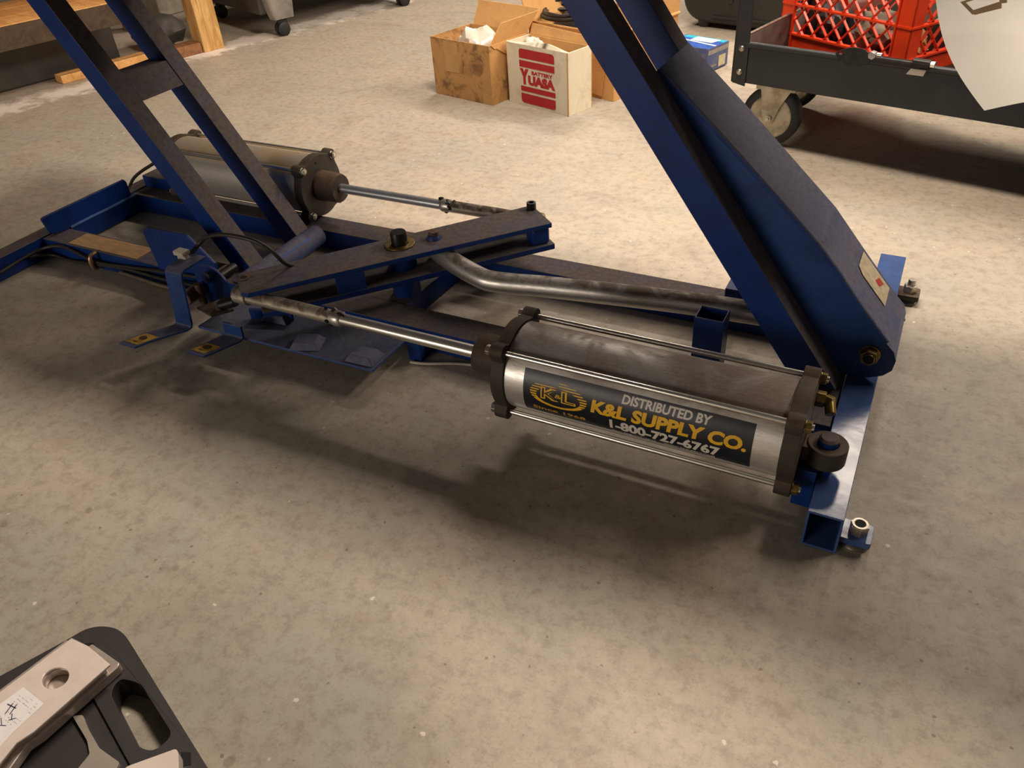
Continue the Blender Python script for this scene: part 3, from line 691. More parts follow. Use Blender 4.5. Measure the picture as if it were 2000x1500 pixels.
# ------------------------------------------------------------------ cardboard boxes
def carton(name, label, corner, ang, Wd, Dp, H, m, m_in, t=.004, taper=0.0):
    """corner: front right bottom, local x runs left along the front (negative), y backwards"""
    o = thing(name, label, 'box', (corner[0], corner[1], 0), ang)
    sd = [('front_panel', (-Wd, 0, 0), (0, t, H)), ('back_panel', (-Wd, Dp - t, 0), (0, Dp, H)), ('left_panel', (-Wd, t, 0), (-Wd + t, Dp - t, H)), ('right_panel', (-t, t, 0), (0, Dp - t, H)), ('bottom_panel', (-Wd + t, t, .0), (-t, Dp - t, .006))]
    ps = {}
    for nm, a, c in sd:
        bb = B(); bb.box(a, c)
        ps[nm] = build(nm, bb, m if nm != 'back_panel' else m_in, o, .001, world=False)
    return o, ps
def lpart(name, b, m, o, bevel=.001): return build(name, b, m, o, bevel, world=False)

# stained brown box, front-left
A_b = math.atan2(2.734 - 2.813, -1.538 + 1.845)
o, ps = carton('cardboard_box', 'grimy brown cardboard box holding a clear plastic bag, flaps open', (-1.538, 2.734), A_b, .318, .235, .222, card, card_c)
brown = o
b = B(); b.hexa([(-.30, .232, .222), (-.012, .232, .222), (-.012, .236, .222), (-.30, .236, .222), (-.312, .289, .302), (.006, .286, .300), (.006, .290, .300), (-.312, .293, .302)]); lpart('back_flap', b, card_c, o)
b = B(); b.hexa([(-.006, .012, .222), (-.002, .012, .222), (-.002, .225, .222), (-.006, .225, .222), (-.002, .075, .288), (.002, .075, .288), (.018, .275, .294), (.014, .275, .294)]); lpart('side_flap', b, card_c, o)
b = B(); b.hexa([(.0005, .03, .205), (.003, .03, .205), (.003, .215, .205), (.0005, .215, .205), (.0005, .01, .222), (.003, .01, .222), (.003, .215, .222), (.0005, .215, .222)]); b.hexa([(.0005, .09, .175), (.003, .09, .175), (.003, .2, .185), (.0005, .2, .185), (.0005, .04, .205), (.003, .04, .205), (.003, .215, .205), (.0005, .215, .205)]); lpart('tape', b, card_c, o, 0)
for z0, z1, x0, x1 in ((.0, .04, -.05, -.0005), (.10, .215, -.245, -.17)):
    b = B(); b.box((x0, -.0008, z0), (x1, -.0001, z1)); lpart('tape', b, simple('packing_tape', lin(196, 152, 92), .3, 0, .15, 20), o, 0)
bg = thing('plastic_bag', 'crumpled clear plastic bag inside the grimy brown box', 'bag', (-1.66, 2.86, .007))
b = B(); b.blob((-1.672, 2.893, .128), (.105, .082, .118), .09, 4); build('film', b, bag, bg, 0, angle=28)

# white battery carton
A_w = math.atan2(2.704 - 2.802, -1.201 + 1.5)
o, ps = carton('battery_carton', 'white carton printed with red battery logo, open top', (-1.2, 2.704), A_w, .3146, .1312, .226, card_w, card_c)
b = B(); b.hexa([(-.312, .128, .226), (-.004, .128, .226), (-.004, .131, .226), (-.312, .131, .226), (-.31, .142, .262), (-.004, .142, .25), (-.004, .145, .25), (-.31, .145, .262)]); lpart('back_flap', b, card_c, o)
b = B(); b.box((-.308, .1205, .10), (-.006, .1265, .224)); lpart('liner', b, card_c, o)
# wavy torn rim of the front panel
b = B()
xs = [-.3146 + .3146 * i / 16 for i in range(17)]; hz = [.228, .2275, .228, .229, .23, .232, .2345, .237, .239, .24, .24, .239, .237, .234, .231, .228, .226]
for i in range(16): b.hexa([(xs[i], .0, .2255), (xs[i + 1], 0, .2255), (xs[i + 1], .004, .2255), (xs[i], .004, .2255), (xs[i], .004 + (hz[i] - .2255) * .5, hz[i]), (xs[i + 1], .004 + (hz[i + 1] - .2255) * .5, hz[i + 1]), (xs[i + 1], .008 + (hz[i + 1] - .2255) * .5, hz[i + 1]), (xs[i], .008 + (hz[i] - .2255) * .5, hz[i])])
bmesh.ops.remove_doubles(b.bm, verts=b.bm.verts, dist=1e-5); lpart('torn_rim', b, card_w, o, 0)
b = B(); b.box((-.006, -.0012, .0), (-.0005, -.0002, .226)); lpart('edge_fold', b, card_c, o, 0)
# red print
b = B(); ff = lambda x, z: (x, -.0006, z)
def bar_(x0, x1, z0, z1, tl=0, tr=0, bl=0, br=0):
    q = round_poly([(x0, z0), (x1, z0), (x1, z1), (x0, z1)], [bl or .0005, br or .0005, tr or .0005, tl or .0005], 5); b.poly([ff(*p) for p in q])
XL, XR = -.2485, -.0675
bar_(XL, XR, .1765, .2105, .012, .02); bar_(XL, XR, .1445, .1690)
bar_(XL + .003, XR + .002, .0555, .0745); bar_(XL + .003, XR + .002, .0105, .047, 0, 0, .022, .012)
add_text(b, 'Y', XL + .001, XL + .047, .0805, .1395, ff, .09)
add_text(b, 'UASA', XL + .043, XR + .001, .0815, .1185, ff, .076)
add_text(b, 'BATTERY', -.186, -.0775, .1225, .1365, ff, .05)
lpart('red_print', b, logo_red, o, 0)
pb = thing('plastic_bag', 'milky plastic sheet bunched inside the white battery carton', 'bag', (-1.42, 2.84, .007))
b = B()
o_m = Matrix.Translation((-1.2, 2.704, 0)) @ Matrix.Rotation(A_w, 4, 'Z')
c0 = o_m @ Vector((-.232, .064, .125)); b.blob(tuple(c0), (.066, .052, .112), .07, 4)
c1 = o_m @ Vector((-.13, .06, .11)); b.blob(tuple(c1), (.075, .05, .095), .08, 3)
build('film', b, bag, pb, 0, angle=28)

# large brown box behind with a black cable coil
A_l = math.atan2(-.31, .951)
o, ps = carton('cardboard_box', 'large plain brown cardboard box behind the white carton', (-1.103, 2.908), A_l, .44, .40, .245, card_c, card_c)
big = o
b = B(); b.hexa([(.0, .006, .240), (.0035, .006, .240), (.0035, .395, .240), (.0, .395, .240), (.012, .006, .36), (.0155, .006, .36), (.0155, .395, .36), (.012, .395, .36)]); lpart('side_flap', b, card_c, o)
b = B(); b.tube([(.003, .004, .243), (.006, .2, .243), (.003, .397, .243)], .007, 12, 2); lpart('folded_edge', b, card_c, o, 0)
b = B(); b.hexa([(-.30, -.0045, .03), (-.055, -.0045, .012), (-.055, -.001, .012), (-.30, -.001, .03), (-.30, -.0045, .243), (-.02, -.0045, .243), (-.02, -.001, .243), (-.30, -.001, .243)]); lpart('front_flap', b, card_c, o)
b = B(); b.hexa([(-.44, .0, .243), (-.436, .0, .243), (-.436, .40, .243), (-.44, .40, .243), (-.462, -.02, .335), (-.458, -.02, .335), (-.458, .40, .345), (-.462, .40, .345)]); lpart('side_flap', b, card_c, o)
cc = thing('cable_coil', 'black cable coiled inside the large brown box', 'cable', (-1.25, 3.1, .007))
for j, (rad, zz, tilt) in enumerate(((.115, .285, .25), (.125, .262, .12), (.11, .25, -.1), (.12, .15, .1), (.11, .10, .05))):
    b = B(); ctr = Vector((-1.375, 3.16, zz))
    b.tube([ctr + Vector((rad * 1.05 * math.cos(a), rad * .85 * math.sin(a), rad * tilt * math.sin(a + .6))) for a in [2 * PI * k / 16 for k in range(17)]], .0075, 12, 3); build('cable_loop', b, rubber, cc, 0)
b = B(); b.blob((-1.33, 3.22, .14), (.175, .115, .128), .08, 3); build('cable_bundle', b, black_plastic, cc, 0)

# blue printed box
o = thing('blue_box', 'small blue printed box beside the large brown box', 'box', (-.862, 3.335, 0), math.atan2(-.30, .95))
b = B(); b.box((-.21, 0, .004), (0, .155, .098)); lpart('carton', b, [bluebox_d], o, .002)
b = B(); b.poly([(-.208, .002, .0985), (-.002, .002, .0985), (-.002, .153, .0985), (-.208, .153, .0985)]); b.mi = 1
b.poly([(-.20, .118, .0989), (-.002, .118, .0989), (-.002, .15, .0989), (-.20, .15, .0989)]); b.mi = 2
b.poly([(-.145, .085, .0993), (-.04, .085, .0993), (-.03, .142, .0993), (-.145, .142, .0993)])
b.poly([(-.20, .08, .0993), (-.002, .05, .0993), (-.002, .064, .0993), (-.20, .09, .0993)]); lpart('top_print', b, [bluebox, cyan, pale], o, 0)
b = B(); b.poly([(.0005, .085, .012), (.0005, .135, .012), (.0005, .135, .055), (.0005, .085, .055)]); b.mi = 1
b.poly([(.0005, .004, .072), (.0005, .152, .072), (.0005, .152, .09), (.0005, .004, .09)]); b.poly([(.0005, .004, .02), (.0005, .07, .02), (.0005, .07, .028), (.0005, .004, .028)]); lpart('side_label', b, [beige, simple('silver_tape', lin(150, 146, 138), .35, .2, .3, 60)], o, 0)
b = B(); b.poly([(-.20, -.0005, .01), (-.03, -.0005, .01), (-.03, -.0005, .06), (-.20, -.0005, .06)]); lpart('front_print', b, cyan, o, 0)

# ------------------------------------------------------------------ black utility cart with crate
ANG = math.atan2(-.243, .97)
cart = thing('utility_cart', 'black steel utility cart with grey wheels holding the orange crate', 'cart', (-.59, 2.62, 0), ANG)
b = B(); b.box((0, 0, .2), (1.36, .006, .316)); lpart('tray_front', b, cart_black, cart, .002)
b = B(); b.box((.0, .49, .2), (1.36, .496, .316)); lpart('tray_back', b, cart_black, cart, .002)
b = B(); b.box((.0, .006, .2), (.006, .49, .322)); lpart('tray_side', b, simple('cart_grey_inside', lin(110, 98, 92), .45, 0, .3, 20), cart, .002)
b = B(); b.box((1.354, .006, .2), (1.36, .49, .322)); lpart('tray_side', b, cart_black, cart, .002)
b = B(); b.box((.006, .006, .206), (1.354, .49, .212)); lpart('tray_floor', b, cart_black, cart, 0)
b = B(); b.cyl((.045, -.001, .316), (1.34, -.001, .316), .0095, 14); lpart('rolled_lip', b, cart_black, cart, 0)
b = B(); b.cyl((.002, .02, .326), (.002, .47, .326), .005, 10); lpart('rolled_lip', b, zinc, cart, 0)
for xx, yy, sy in ((0, -.0045, 1), (0, .4965, -1), (1.322, -.0045, 1), (1.322, .4965, -1)):
    b = B(); b.hexa([(xx - .001, yy, .198), (xx + .044, yy, .191), (xx + .044, yy + .0042, .191), (xx - .001, yy + .0042, .198), (xx - .001, yy, .82), (xx + .044, yy, .82), (xx + .044, yy + .0042, .82), (xx - .001, yy + .0042, .82)])
    ex = xx - .005 if xx == 0 else xx + .039
    b.box((ex, min(yy, yy + sy * .044), .2), (ex + .0042, max(yy, yy + sy * .044), .82)); pst = lpart('corner_post', b, cart_black, cart, .0012)
    if sy > 0:
        for zz in (.233, .303):
            b = B(); b.lathe((xx + .022, yy, zz), (0, -1, 0), [(0, .0095), (.002, .0095), (.005, .007), (.0065, .004), (.0065, .0005)], 16); lpart('bolt', b, zinc, pst, 0)
def caster(x, y, yaw):
    b = B(); c_, s_ = math.cos(yaw), math.sin(yaw)
    def q(u, v, z): return (x + u * c_ - v * s_, y + u * s_ + v * c_, z)
    ax0, ax1 = q(0, -.03, .094), q(0, .03, .094)
    b.lathe(q(0, -.0225, .094), Vector(q(0, 1, 0)) - Vector(q(0, 0, 0)), [(.02, .066), (0, .068), (.0, .086), (.006, .0935), (.0225, .094), (.039, .0935), (.045, .086), (.045, .068), (.025, .066)], 40, cap=False); t_ = lpart('wheel', b, tyre, cart, 0)
    b = B(); b.lathe(q(0, -.0235, .094), Vector(q(0, 1, 0)) - Vector(q(0, 0, 0)), [(.002, .02), (.004, .03), (.005, .055), (.0, .064), (.002, .068), (.045, .068), (.047, .064), (.042, .055), (.045, .02)], 40); lpart('wheel_disc', b, wheel_grey, t_, 0)
    fk = [(-.036, .186), (.062, .186), (.03, .13), (.012, .078), (-.012, .078), (-.022, .10)]
    b = B()
    for v in (-.0345, .0305): b.prism(fk, lambda u, z, v=v: q(u, v, z), lambda u, z, v=v: q(u, v + .004, z))
    b.prism([(-.05, .182), (.075, .182), (.075, .199), (-.05, .199)], lambda u, z: q(u, -.04, z), lambda u, z: q(u, .04, z)); lpart('wheel_fork', b, wheel_grey, cart, .001)
    b = B(); b.cyl(q(0, -.05, .094), q(0, .05, .094), .0055, 12); b.hexnut(q(0, -.045, .094), q(0, -.0345, .094), .0115); b.hexnut(q(0, .0345, .094), q(0, .045, .094), .0115); lpart('axle_bolt', b, zinc, cart, 0)
for cx_, cy_, yw in ((.118, .065, .12), (1.24, .065, .3), (1.24, .43, -.4), (.022, .43, .1)): caster(cx_, cy_, yw)

# orange crate standing in the tray
cr_ang = math.atan2(2.773 - 3.059, -.106 + .541)
crate = thing('plastic_crate', 'orange lattice plastic crate standing in the black cart', 'crate', (-.533, 3.0, .2125), cr_ang)
Lc, Dc, Hc = .51, .33, .27
def lattice(u0, u1, z0, z1, sp, emit, th=.0032):
    hgt = z1 - z0; k = u0 - hgt
    while k < u1:
        for s in (1, -1):
            a, c = (k, z0), (k + hgt * .9, z1)
            if s < 0: a, c = (k, z1), (k + hgt * .9, z0)
            t0 = max(0, (u0 - a[0]) / (c[0] - a[0])); t1 = min(1, (u1 - a[0]) / (c[0] - a[0]))
            if t1 - t0 > .02: emit((a[0] + (c[0] - a[0]) * t0, a[1] + (c[1] - a[1]) * t0), (a[0] + (c[0] - a[0]) * t1, a[1] + (c[1] - a[1]) * t1), th)
        k += sp
walls = {'front_wall': (lambda u, z, o=0: (u, .006 + o, z), Lc), 'back_wall': (lambda u, z, o=0: (u, Dc - .006 + o, z), Lc), 'left_wall': (lambda u, z, o=0: (.006 + o, u, z), Dc), 'right_wall': (lambda u, z, o=0: (Lc - .006 + o, u, z), Dc)}
for nm, (fn, LL) in walls.items():
    b = B()
    upv = (0, 1, 0) if LL == Lc else (1, 0, 0)
    for z0, z1 in ((.055, .14), (.148, .23)):
        lattice(.05, LL - .05, z0, z1, .056, lambda p, q_, th: b.bar(fn(*p), fn(*q_), th, .010, upv))
    b.bar(fn(.0, .026), fn(LL, .026), .052, .005, upv) if False else b.bar(fn(.0, .026), fn(LL, .026), .052, .004, upv)
    for zz in (.053, .144): b.bar(fn(.0, zz), fn(LL, zz), .006, .018, upv)
    b.bar(fn(.0, .25), fn(LL, .25), .04, .006, upv); b.bar(fn(0, .27), fn(LL, .27), .006, .02, upv)
    lpart(nm, b, orange, crate, 0)
for ux, uy in ((0, 0), (Lc, 0), (Lc, Dc), (0, Dc)):
    sx, sy = (1 if ux == 0 else -1), (1 if uy == 0 else -1)
    b = B(); b.hexa([(ux, uy, 0), (ux + sx * .052, uy, 0), (ux + sx * .052, uy + sy * .005, 0), (ux, uy + sy * .005, 0), (ux, uy, Hc), (ux + sx * .052, uy, Hc), (ux + sx * .052, uy + sy * .005, Hc), (ux, uy + sy * .005, Hc)])
    b.hexa([(ux, uy, 0), (ux + sx * .005, uy, 0), (ux + sx * .005, uy + sy * .05, 0), (ux, uy + sy * .05, 0), (ux, uy, Hc), (ux + sx * .005, uy, Hc), (ux + sx * .005, uy + sy * .05, Hc), (ux, uy + sy * .05, Hc)])
    b.box((min(ux + sx * .052, ux + sx * .058), min(uy - sy * .006, uy + sy * .006), .0), (max(ux + sx * .052, ux + sx * .058), max(uy - sy * .006, uy + sy * .006), Hc)); lpart('corner_post', b, orange, crate, .001)
b = B(); b.box((.006, .006, .0), (Lc - .006, Dc - .006, .006)); lpart('crate_floor', b, orange, crate, 0)
CM = Matrix.Translation((-.533, 3.0, .2125)) @ Matrix.Rotation(cr_ang, 4, 'Z')
def in_crate(name, label, cat, u, v, z, rad, m, jit=.2):
    p = CM @ Vector((u, v, z)); t = thing(name, label, cat, (p.x, p.y, p.z - rad[2])); b = B(); b.blob(tuple(p), rad, jit, 3); build('body', b, m, t, 0); return t
in_crate('tan_rag', 'crumpled tan rag in the right half of the orange crate', 'rag', .43, .12, .058, (.045, .075, .048), tan_rag, .25)
in_crate('grey_rag', 'grubby grey cloth bundle in the middle of the orange crate', 'rag', .25, .17, .066, (.072, .10, .054), dull_grey, .22)
in_crate('dark_bag', 'black plastic bag at the left end of the orange crate', 'bag', .085, .16, .07, (.05, .10, .058), black_plastic, .2)
p = CM @ Vector((.19, .10, .162)); q = CM @ Vector((.32, .15, .205))
t = thing('spray_bottle', 'dirty white plastic bottle lying across the orange crate', 'bottle', tuple(p)); b = B(); d = (q - p).normalized()
b.lathe(tuple(p), d, [(0, .02), (.006, .034), (.10, .034), (.125, .016), (.14, .013), (.16, .013)], 24); build('body', b, dirty_white, t, 0)
b = B(); b.lathe(tuple(p + d * .16), d, [(0, .016), (.022, .016), (.024, .012)], 20); build('cap', b, pale, t, 0)

# steel bracket lying along the cart lip
t = thing('steel_strut', 'black steel strut with eyelet plate lying along the cart edge', 'strut', (-.59, 2.62, .32), ANG)
TS = Matrix.Translation((0, 0, .32))
def spart(name, b, m, bevel=.001): bmesh.ops.translate(b.bm, verts=b.bm.verts, vec=(0, 0, -.32)); return lpart(name, b, m, t, bevel)
b = B(); add_plate(b, round_poly([(.318, .332), (.36, .352), (.4, .352), (.425, .335), (.42, .315), (.40, .305), (.36, .304), (.335, .314)], .014), [circle(.336, .334, .006, 14)], lambda x, z: (x, -.026, z), lambda x, z: (x, -.020, z)); spart('eyelet_plate', b, dark_steel)
b = B(); b.bar((.42, -.020, .329), (.56, -.020, .3275), .019, .017); spart('rod', b, dark_steel, .005)
b = B(); b.cyl((.535, -.02, .333), (.58, -.02, .332), .0125, 18); spart('end_block', b, dark_steel)
b = B(); b.hexnut((.425, -.03, .338), (.425, -.012, .338), .011); b.cyl((.435, -.02, .34), (.45, -.02, .34), .006, 12); spart('bolt', b, chrome)
b = B(); b.hexnut((.58, -.02, .333), (.592, -.02, .333), .009); spart('bolt', b, chrome)
b = B(); b.hexa([(.525, -.0275, .302), (.57, -.0275, .302), (.57, -.0265, .302), (.525, -.0265, .302), (.535, -.0275, .318), (.575, -.0275, .318), (.575, -.0265, .318), (.535, -.0265, .318)]); spart('clip_tab', b, pale_grey, 0)

# ------------------------------------------------------------------ black moulded bin behind the cart
t = thing('moulded_bin', 'black moulded plastic bin on small feet behind the cart', 'bin', (-.70, 4.16, 0), ANG)
b = B()
prof = round_poly([(-.46, .022), (.62, .022), (.68, .50), (-.52, .50)], [.12, .12, .03, .03], 8)
b.pxz(prof, -.19, .32); lpart('body', b, black_plastic, t, .03)
for fx_, fy_ in ((-.36, -.15), (-.02, -.16), (.45, -.15), (-.3, .25), (.45, .25)):
    b = B(); b.lathe((fx_, fy_, 0), (0, 0, 1), [(0, .028), (.02, .034), (.05, .04)], 20); lpart('foot', b, black_plastic, t, 0)
for rx in (-.22, .06, .3):
    b = B(); b.box((rx, -.2, .12), (rx + .018, -.186, .42)); lpart('rib', b, black_plastic, t, .004)
b = B(); b.box((-.30, -.198, .05), (.5, -.185, .062)); lpart('rib', b, black_plastic, t, .003)

# ------------------------------------------------------------------ grey plastic cart with casters (back left)
ga = math.atan2(.77, .29) - PI / 2
t = thing('plastic_cart', 'grey moulded plastic cart on twin black casters at back left', 'cart', (-3.19, 3.49, 0), ga)
# local: y runs along the long side away from camera, -x is to the left/back
def post(x0, y0, nm='corner_leg'):
    b = B()
    q = round_poly([(x0 - .035, y0 - .06), (x0 + .03, y0 - .06), (x0 + .03, y0 + .06), (x0 - .035, y0 + .06)], .018, 5)
    q2 = round_poly([(x0 - .075, y0 - .12), (x0 + .035, y0 - .10), (x0 + .035, y0 + .08), (x0 - .075, y0 + .12)], .025, 5)
    lo = [b.bm.verts.new((x, y, .085)) for x, y in q]; hi = [b.bm.verts.new((x, y, .30)) for x, y in q2]
    b.face(lo[::-1]); b.face(hi)
    for i in range(len(lo)): b.face([lo[i], lo[(i + 1) % len(lo)], hi[(i + 1) % len(lo)], hi[i]])
    lpart(nm, b, grey_plastic, t, 0)
for x0, y0 in ((0, -.02), (0, .78), (-.74, -.02), (-.74, .78)):
    post(x0, y0)
    b = B(); b.cyl((x0, y0, .05), (x0, y0, .10), .012, 14); b.box((x0 - .012, y0 - .03, .045), (x0 + .012, y0 + .02, .08)); lpart('caster_stem', b, black_plastic, t, .002)
    for dx in (-.026, .012):
        b = B(); b.lathe((x0 + dx, y0 - .012, .034), (1, 0, 0), [(0, .012), (.0, .03), (.003, .034), (.013, .034), (.016, .03), (.016, .012)], 28); lpart('caster_wheel', b, tyre, t, 0)
b = B(); b.box((-.80, -.12, .22), (.03, .90, .34)); lpart('shelf', b, grey_dark, t, .02)
b = B(); b.hexa([(-.78, -.125, .115), (-.03, -.125, .11), (-.03, -.085, .11), (-.78, -.085, .115), (-.80, -.135, .34), (0, -.135, .34), (0, -.09, .34), (-.80, -.09, .34)]); lpart('end_skirt', b, grey_dark, t, .01)  # shade on the cart body is put into this darker grey

# ------------------------------------------------------------------ wooden bench at back left
BD = Vector((.265, .964, 0)); BN = Vector((.964, -.265, 0)); BO = Vector((-3.39, 3.065, 0))
ba = math.atan2(.964, .265)
bench = thing('wooden_bench', 'rough pine workbench with low shelf and square legs at left', 'bench', tuple(BO), ba)
# local x along the front (away from camera), local -y = towards +X face (front); y positive = back
b = B(); b.box((0, 0, 0), (.115, .10, .75)); lpart('leg', b, pine_post, bench, .003)
b = B(); b.box((-1.9, 0.02, .0), (-1.79, .11, .75)); lpart('leg', b, pine_post, bench, .003)
for k, (y0, y1) in enumerate(((.0, .19), (.194, .385), (.389, .58))):
    b = B(); b.box((-2.0, y0, .275), (-.30, y1, .312)); lpart('shelf_plank', b, pine, bench, .003)
b = B(); b.box((-2.0, .004, .215), (-.30, .042, .2745)); lpart('shelf_beam', b, pine_dirty, bench, .003)
b = B(); b.box((-2.0, -.0005, .215), (-.30, .0035, .309)); lpart('edge_board', b, pine_dirty, bench, 0)
b = B(); b.box((-.19, .012, .0), (-.004, .11, .05)); lpart('floor_board', b, pine_red, bench, .003)
b = B(); b.box((.02, .1, .55), (.10, .9, .65)); lpart('rail', b, pine_dirty, bench, .003)
b = B(); b.box((.02, .85, .0), (.11, .95, .75)); lpart('leg', b, pine_post, bench, .003)
b = B(); b.box((-2.1, -.03, .75), (.2, 1.0, .79)); lpart('bench_top', b, pine, bench, .004)
# loose timber in front of the bench
ta = math.atan2(2.84 - 2.44, -3.58 + 3.69)
t = thing('loose_timber', 'short pine batten with a grey chalk line lying before the bench', 'timber', (-3.69, 2.44, 0), ta)
b = B(); b.box((0, 0, 0), (.44, .075, .036)); lpart('batten', b, pine, t, .003)
b = B(); b.box((.004, .014, .0362), (.436, .024, .0366)); lpart('chalk_line', b, simple('chalk_grey', lin(150, 120, 96), .8), t, 0)
# things under the bench
q = BO - BN * 1.12 + BD * .40
t = thing('grey_tub', 'pale dusty plastic tub standing on the floor behind the bench', 'tub', (q.x, q.y, 0), ba)
b = B(); b.hexa([(-.09, -.07, .0), (.07, -.07, .0), (.07, .14, .0), (-.09, .14, .0), (-.10, -.08, .30), (.08, -.08, .30), (.08, .15, .30), (-.10, .15, .30)]); lpart('body', b, dirty_white, t, .008)
b = B(); b.box((-.11, -.09, .288), (.09, .16, .302)); lpart('rim', b, dirty_white, t, .004)
q = BO - BN * .34 - BD * .06
t = thing('dark_sack', 'dark crumpled sack lying beneath the bench behind the leg', 'sack', (q.x, q.y, 0))
b = B(); b.blob((q.x, q.y, .085), (.15, .12, .085), .10, 3); build('body', b, grey_dark, t, 0)
q = BO - BN * .36 - BD * .72
t = thing('shade_filler_box', 'added dark grey box standing in for the shade under the bench shelf', 'box', (q.x, q.y, 0), ba)  # added dark box that blackens the space below the shelf
b = B(); b.box((-.5, -.1, 0), (.4, .3, .19)); lpart('body', b, grey_dark, t, .012)
b = B(); b.box((-.51, -.11, .172), (.41, .31, .198)); lpart('lid', b, black_plastic, t, .006)

# ------------------------------------------------------------------ black tool case, bottom left
def shrink(zc, zf):                     # xy factor that keeps an outline drawn for height zc right at height zf
    return (1 - zf) / (1 - zc)
def sc2(pts, k): return [(x * k, y * k) for x, y in pts]
case = thing('tool_case', 'black moulded tool case with hand slot lying open on the floor', 'case', (-.80, .2, 0))
outer = round_poly([(-1.13, -.10), (-.961, .213), (-.924, .294), (-.915, .318), (-.897, .331), (-.874, .337), (-.853, .334), (-.836, .328), (-.602, .24), (-.40, .165), (-.55, -.10)], .012, 3)
slot = round_poly([(-.804, .281), (-.772, .288), (-.674, .253), (-.679, .226), (-.704, .222), (-.798, .260)], .012, 5)
inner = round_poly([(-.935, .20), (-.885, .268), (-.845, .257), (-.5, .13), (-.60, -.06), (-1.03, -.06)], .012, 4)
b = B(); K = shrink(.07, .04); add_plate(b, sc2(outer, K), [sc2(slot, K), sc2(inner, K)], lambda x, y: (x, y, 0.002), lambda x, y: (x, y, .04)); build('rim', b, case_plastic, case, .003)
b = B(); add_plate(b, sc2([(x * .988 - .0095, y * .985 + .003) for x, y in inner], K), [], lambda x, y: (x, y, 0.0), lambda x, y: (x, y, .035)); build('inner_tray', b, case_plastic, case, .003)
# aluminium tool lying in the case
tool = thing('aluminium_clamp', 'bright aluminium U shaped tool with a round hole in the case', 'tool', (-.85, .2, .04))
o1 = [(-.96, .245), (-.886, .286), (-.853, .287), (-.798, .283), (-.8, .278), (-.809, .165), (-.815, .145), (-.802, .125), (-.79, .08), (-.90, .04), (-1.0, .10)]
bar = [(-.887, .287), (-.853, .2875), (-.851, .292), (-.792, .287), (-.789, .281), (-.801, .172), (-.806, .157), (-.80, .135), (-.79, .10), (-.80, .02), (-.93, .02), (-.91, .155)]
bar_in = [(-.886, .286), (-.8535, .2872), (-.802, .280), (-.813, .172), (-.820, .153), (-.815, .125), (-.81, .02), (-.925, .02), (-.91, .155)]
hole_p = [(-.853 + .0185 * math.cos(2 * PI * k / 24), .2345 + .0150 * math.sin(2 * PI * k / 24)) for k in range(24)]
b = B(); K = shrink(.105, .075); add_plate(b, sc2(bar_in, K), [sc2(hole_p, K)], lambda x, y: (x, y, .071), lambda x, y: (x, y, .075)); build('top_plate', b, alu_tool, tool, .001)
b = B(); Kb = shrink(.105, .056); add_plate(b, sc2(bar, Kb), [], lambda x, y: (x, y, .0405), lambda x, y: (x, y, .056)); build('lower_plate', b, alu_tool2, tool, .002)
b = B(); add_plate(b, sc2([(x - .009, y - .003) for x, y in bar_in], K), [sc2(hole_p, K)], lambda x, y: (x, y, .0565), lambda x, y: (x, y, .0705)); build('web', b, alu_tool2, tool, .002)
b = B(); lb = [(-.8805, .207), (-.834, .203), (-.836, .160), (-.832, .125), (-.90, .12)]
b.poly([(x * K, y * K, .0753) for x, y in lb]); b.mi = 1
rnd = random.Random(5)
LA, LBv = Vector((-.872, .196)), Vector((.035, -.004))
def stroke(p, q, wd):
    p, q = Vector(p) * K, Vector(q) * K; d = (q - p); nn = Vector((-d.y, d.x)).normalized() * wd
    b.poly([(p.x - nn.x, p.y - nn.y, .0756), (q.x - nn.x, q.y - nn.y, .0756), (q.x + nn.x, q.y + nn.y, .0756), (p.x + nn.x, p.y + nn.y, .0756)])
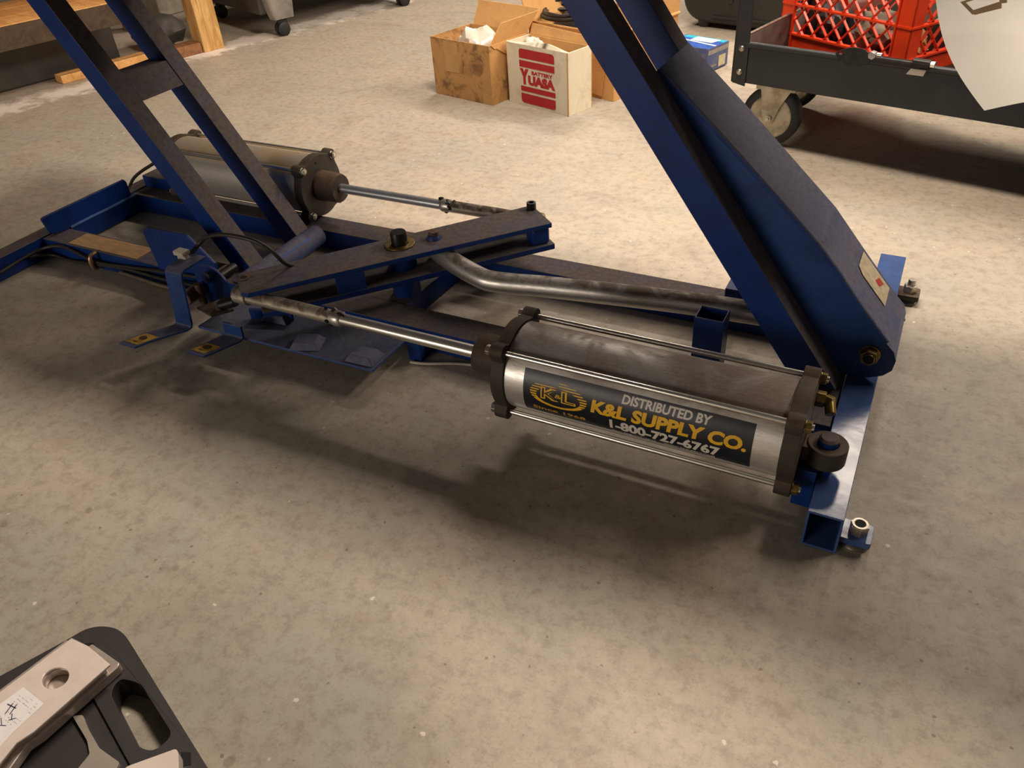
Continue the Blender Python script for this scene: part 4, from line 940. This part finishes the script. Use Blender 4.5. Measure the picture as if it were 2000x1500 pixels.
stroke((-.878, .182), (-.862, .183), .0007); stroke((-.872, .186), (-.868, .172), .0007); stroke((-.866, .187), (-.862, .174), .0007); stroke((-.860, .176), (-.853, .170), .0006); stroke((-.856, .168), (-.850, .174), .0006); stroke((-.868, .166), (-.858, .160), .0005); stroke((-.862, .158), (-.852, .162), .0005)
b.mi = 2
for r_ in range(9):
    for k in range(6):
        x = -.874 + k * .0062 + rnd.uniform(-.001, .001); y = .201 - r_ * .0042 - k * .0004
        if rnd.random() < .7 and r_ not in (4, 5): stroke((x, y), (x + rnd.uniform(.002, .005), y - .0003), .0003)
build('paper_label', b, [label_white, scrib, simple('pale_grey_ink', lin(206, 196, 200), .7)], tool, 0)
# Y-shaped grey clip and aluminium block
t = thing('grey_clip', 'pale grey Y shaped metal clip lying on the case tray', 'clip', (-.76, .2, .035))
b = B(); add_plate(b, round_poly(sc2([(-.812, .214), (-.801, .221), (-.779, .211), (-.744, .199), (-.728, .198), (-.705, .197), (-.70, .185), (-.72, .14), (-.745, .15), (-.748, .188), (-.766, .199)], shrink(.075, .042)), .003, 3), [], lambda x, y: (x, y, .0355), lambda x, y: (x, y, .042)); build('body', b, pale_grey, t, .001)
t = thing('aluminium_block', 'pale aluminium block at the lower edge of the case', 'block', (-.66, .2, .04))
b = B(); add_plate(b, round_poly(sc2([(-.682, .193), (-.643, .236), (-.637, .234), (-.60, .20), (-.58, .13), (-.66, .12)], shrink(.09, .06)), .004, 3), [], lambda x, y: (x, y, .0405), lambda x, y: (x, y, .06)); build('body', b, alu_tool, t, .0015)
K = shrink(.07, .0405); b = B(); b.hexa([(x * K, y * K, .0402) for x, y in ((-.648, .2405), (-.636, .2455), (-.624, .234), (-.632, .228))] + [(x * K, y * K, .0405) for x, y in ((-.648, .2405), (-.636, .2455), (-.624, .234), (-.632, .228))]); build('latch_recess', b, hole, case, 0)
K = shrink(.07, .0405); b = B(); b.hexa([(x * K, y * K, .0402) for x, y in ((-.905, .292), (-.885, .306), (-.868, .296), (-.872, .286))] + [(x * K, y * K, .0405) for x, y in ((-.905, .292), (-.885, .306), (-.868, .296), (-.872, .286))]); build('latch_recess', b, hole, case, 0)
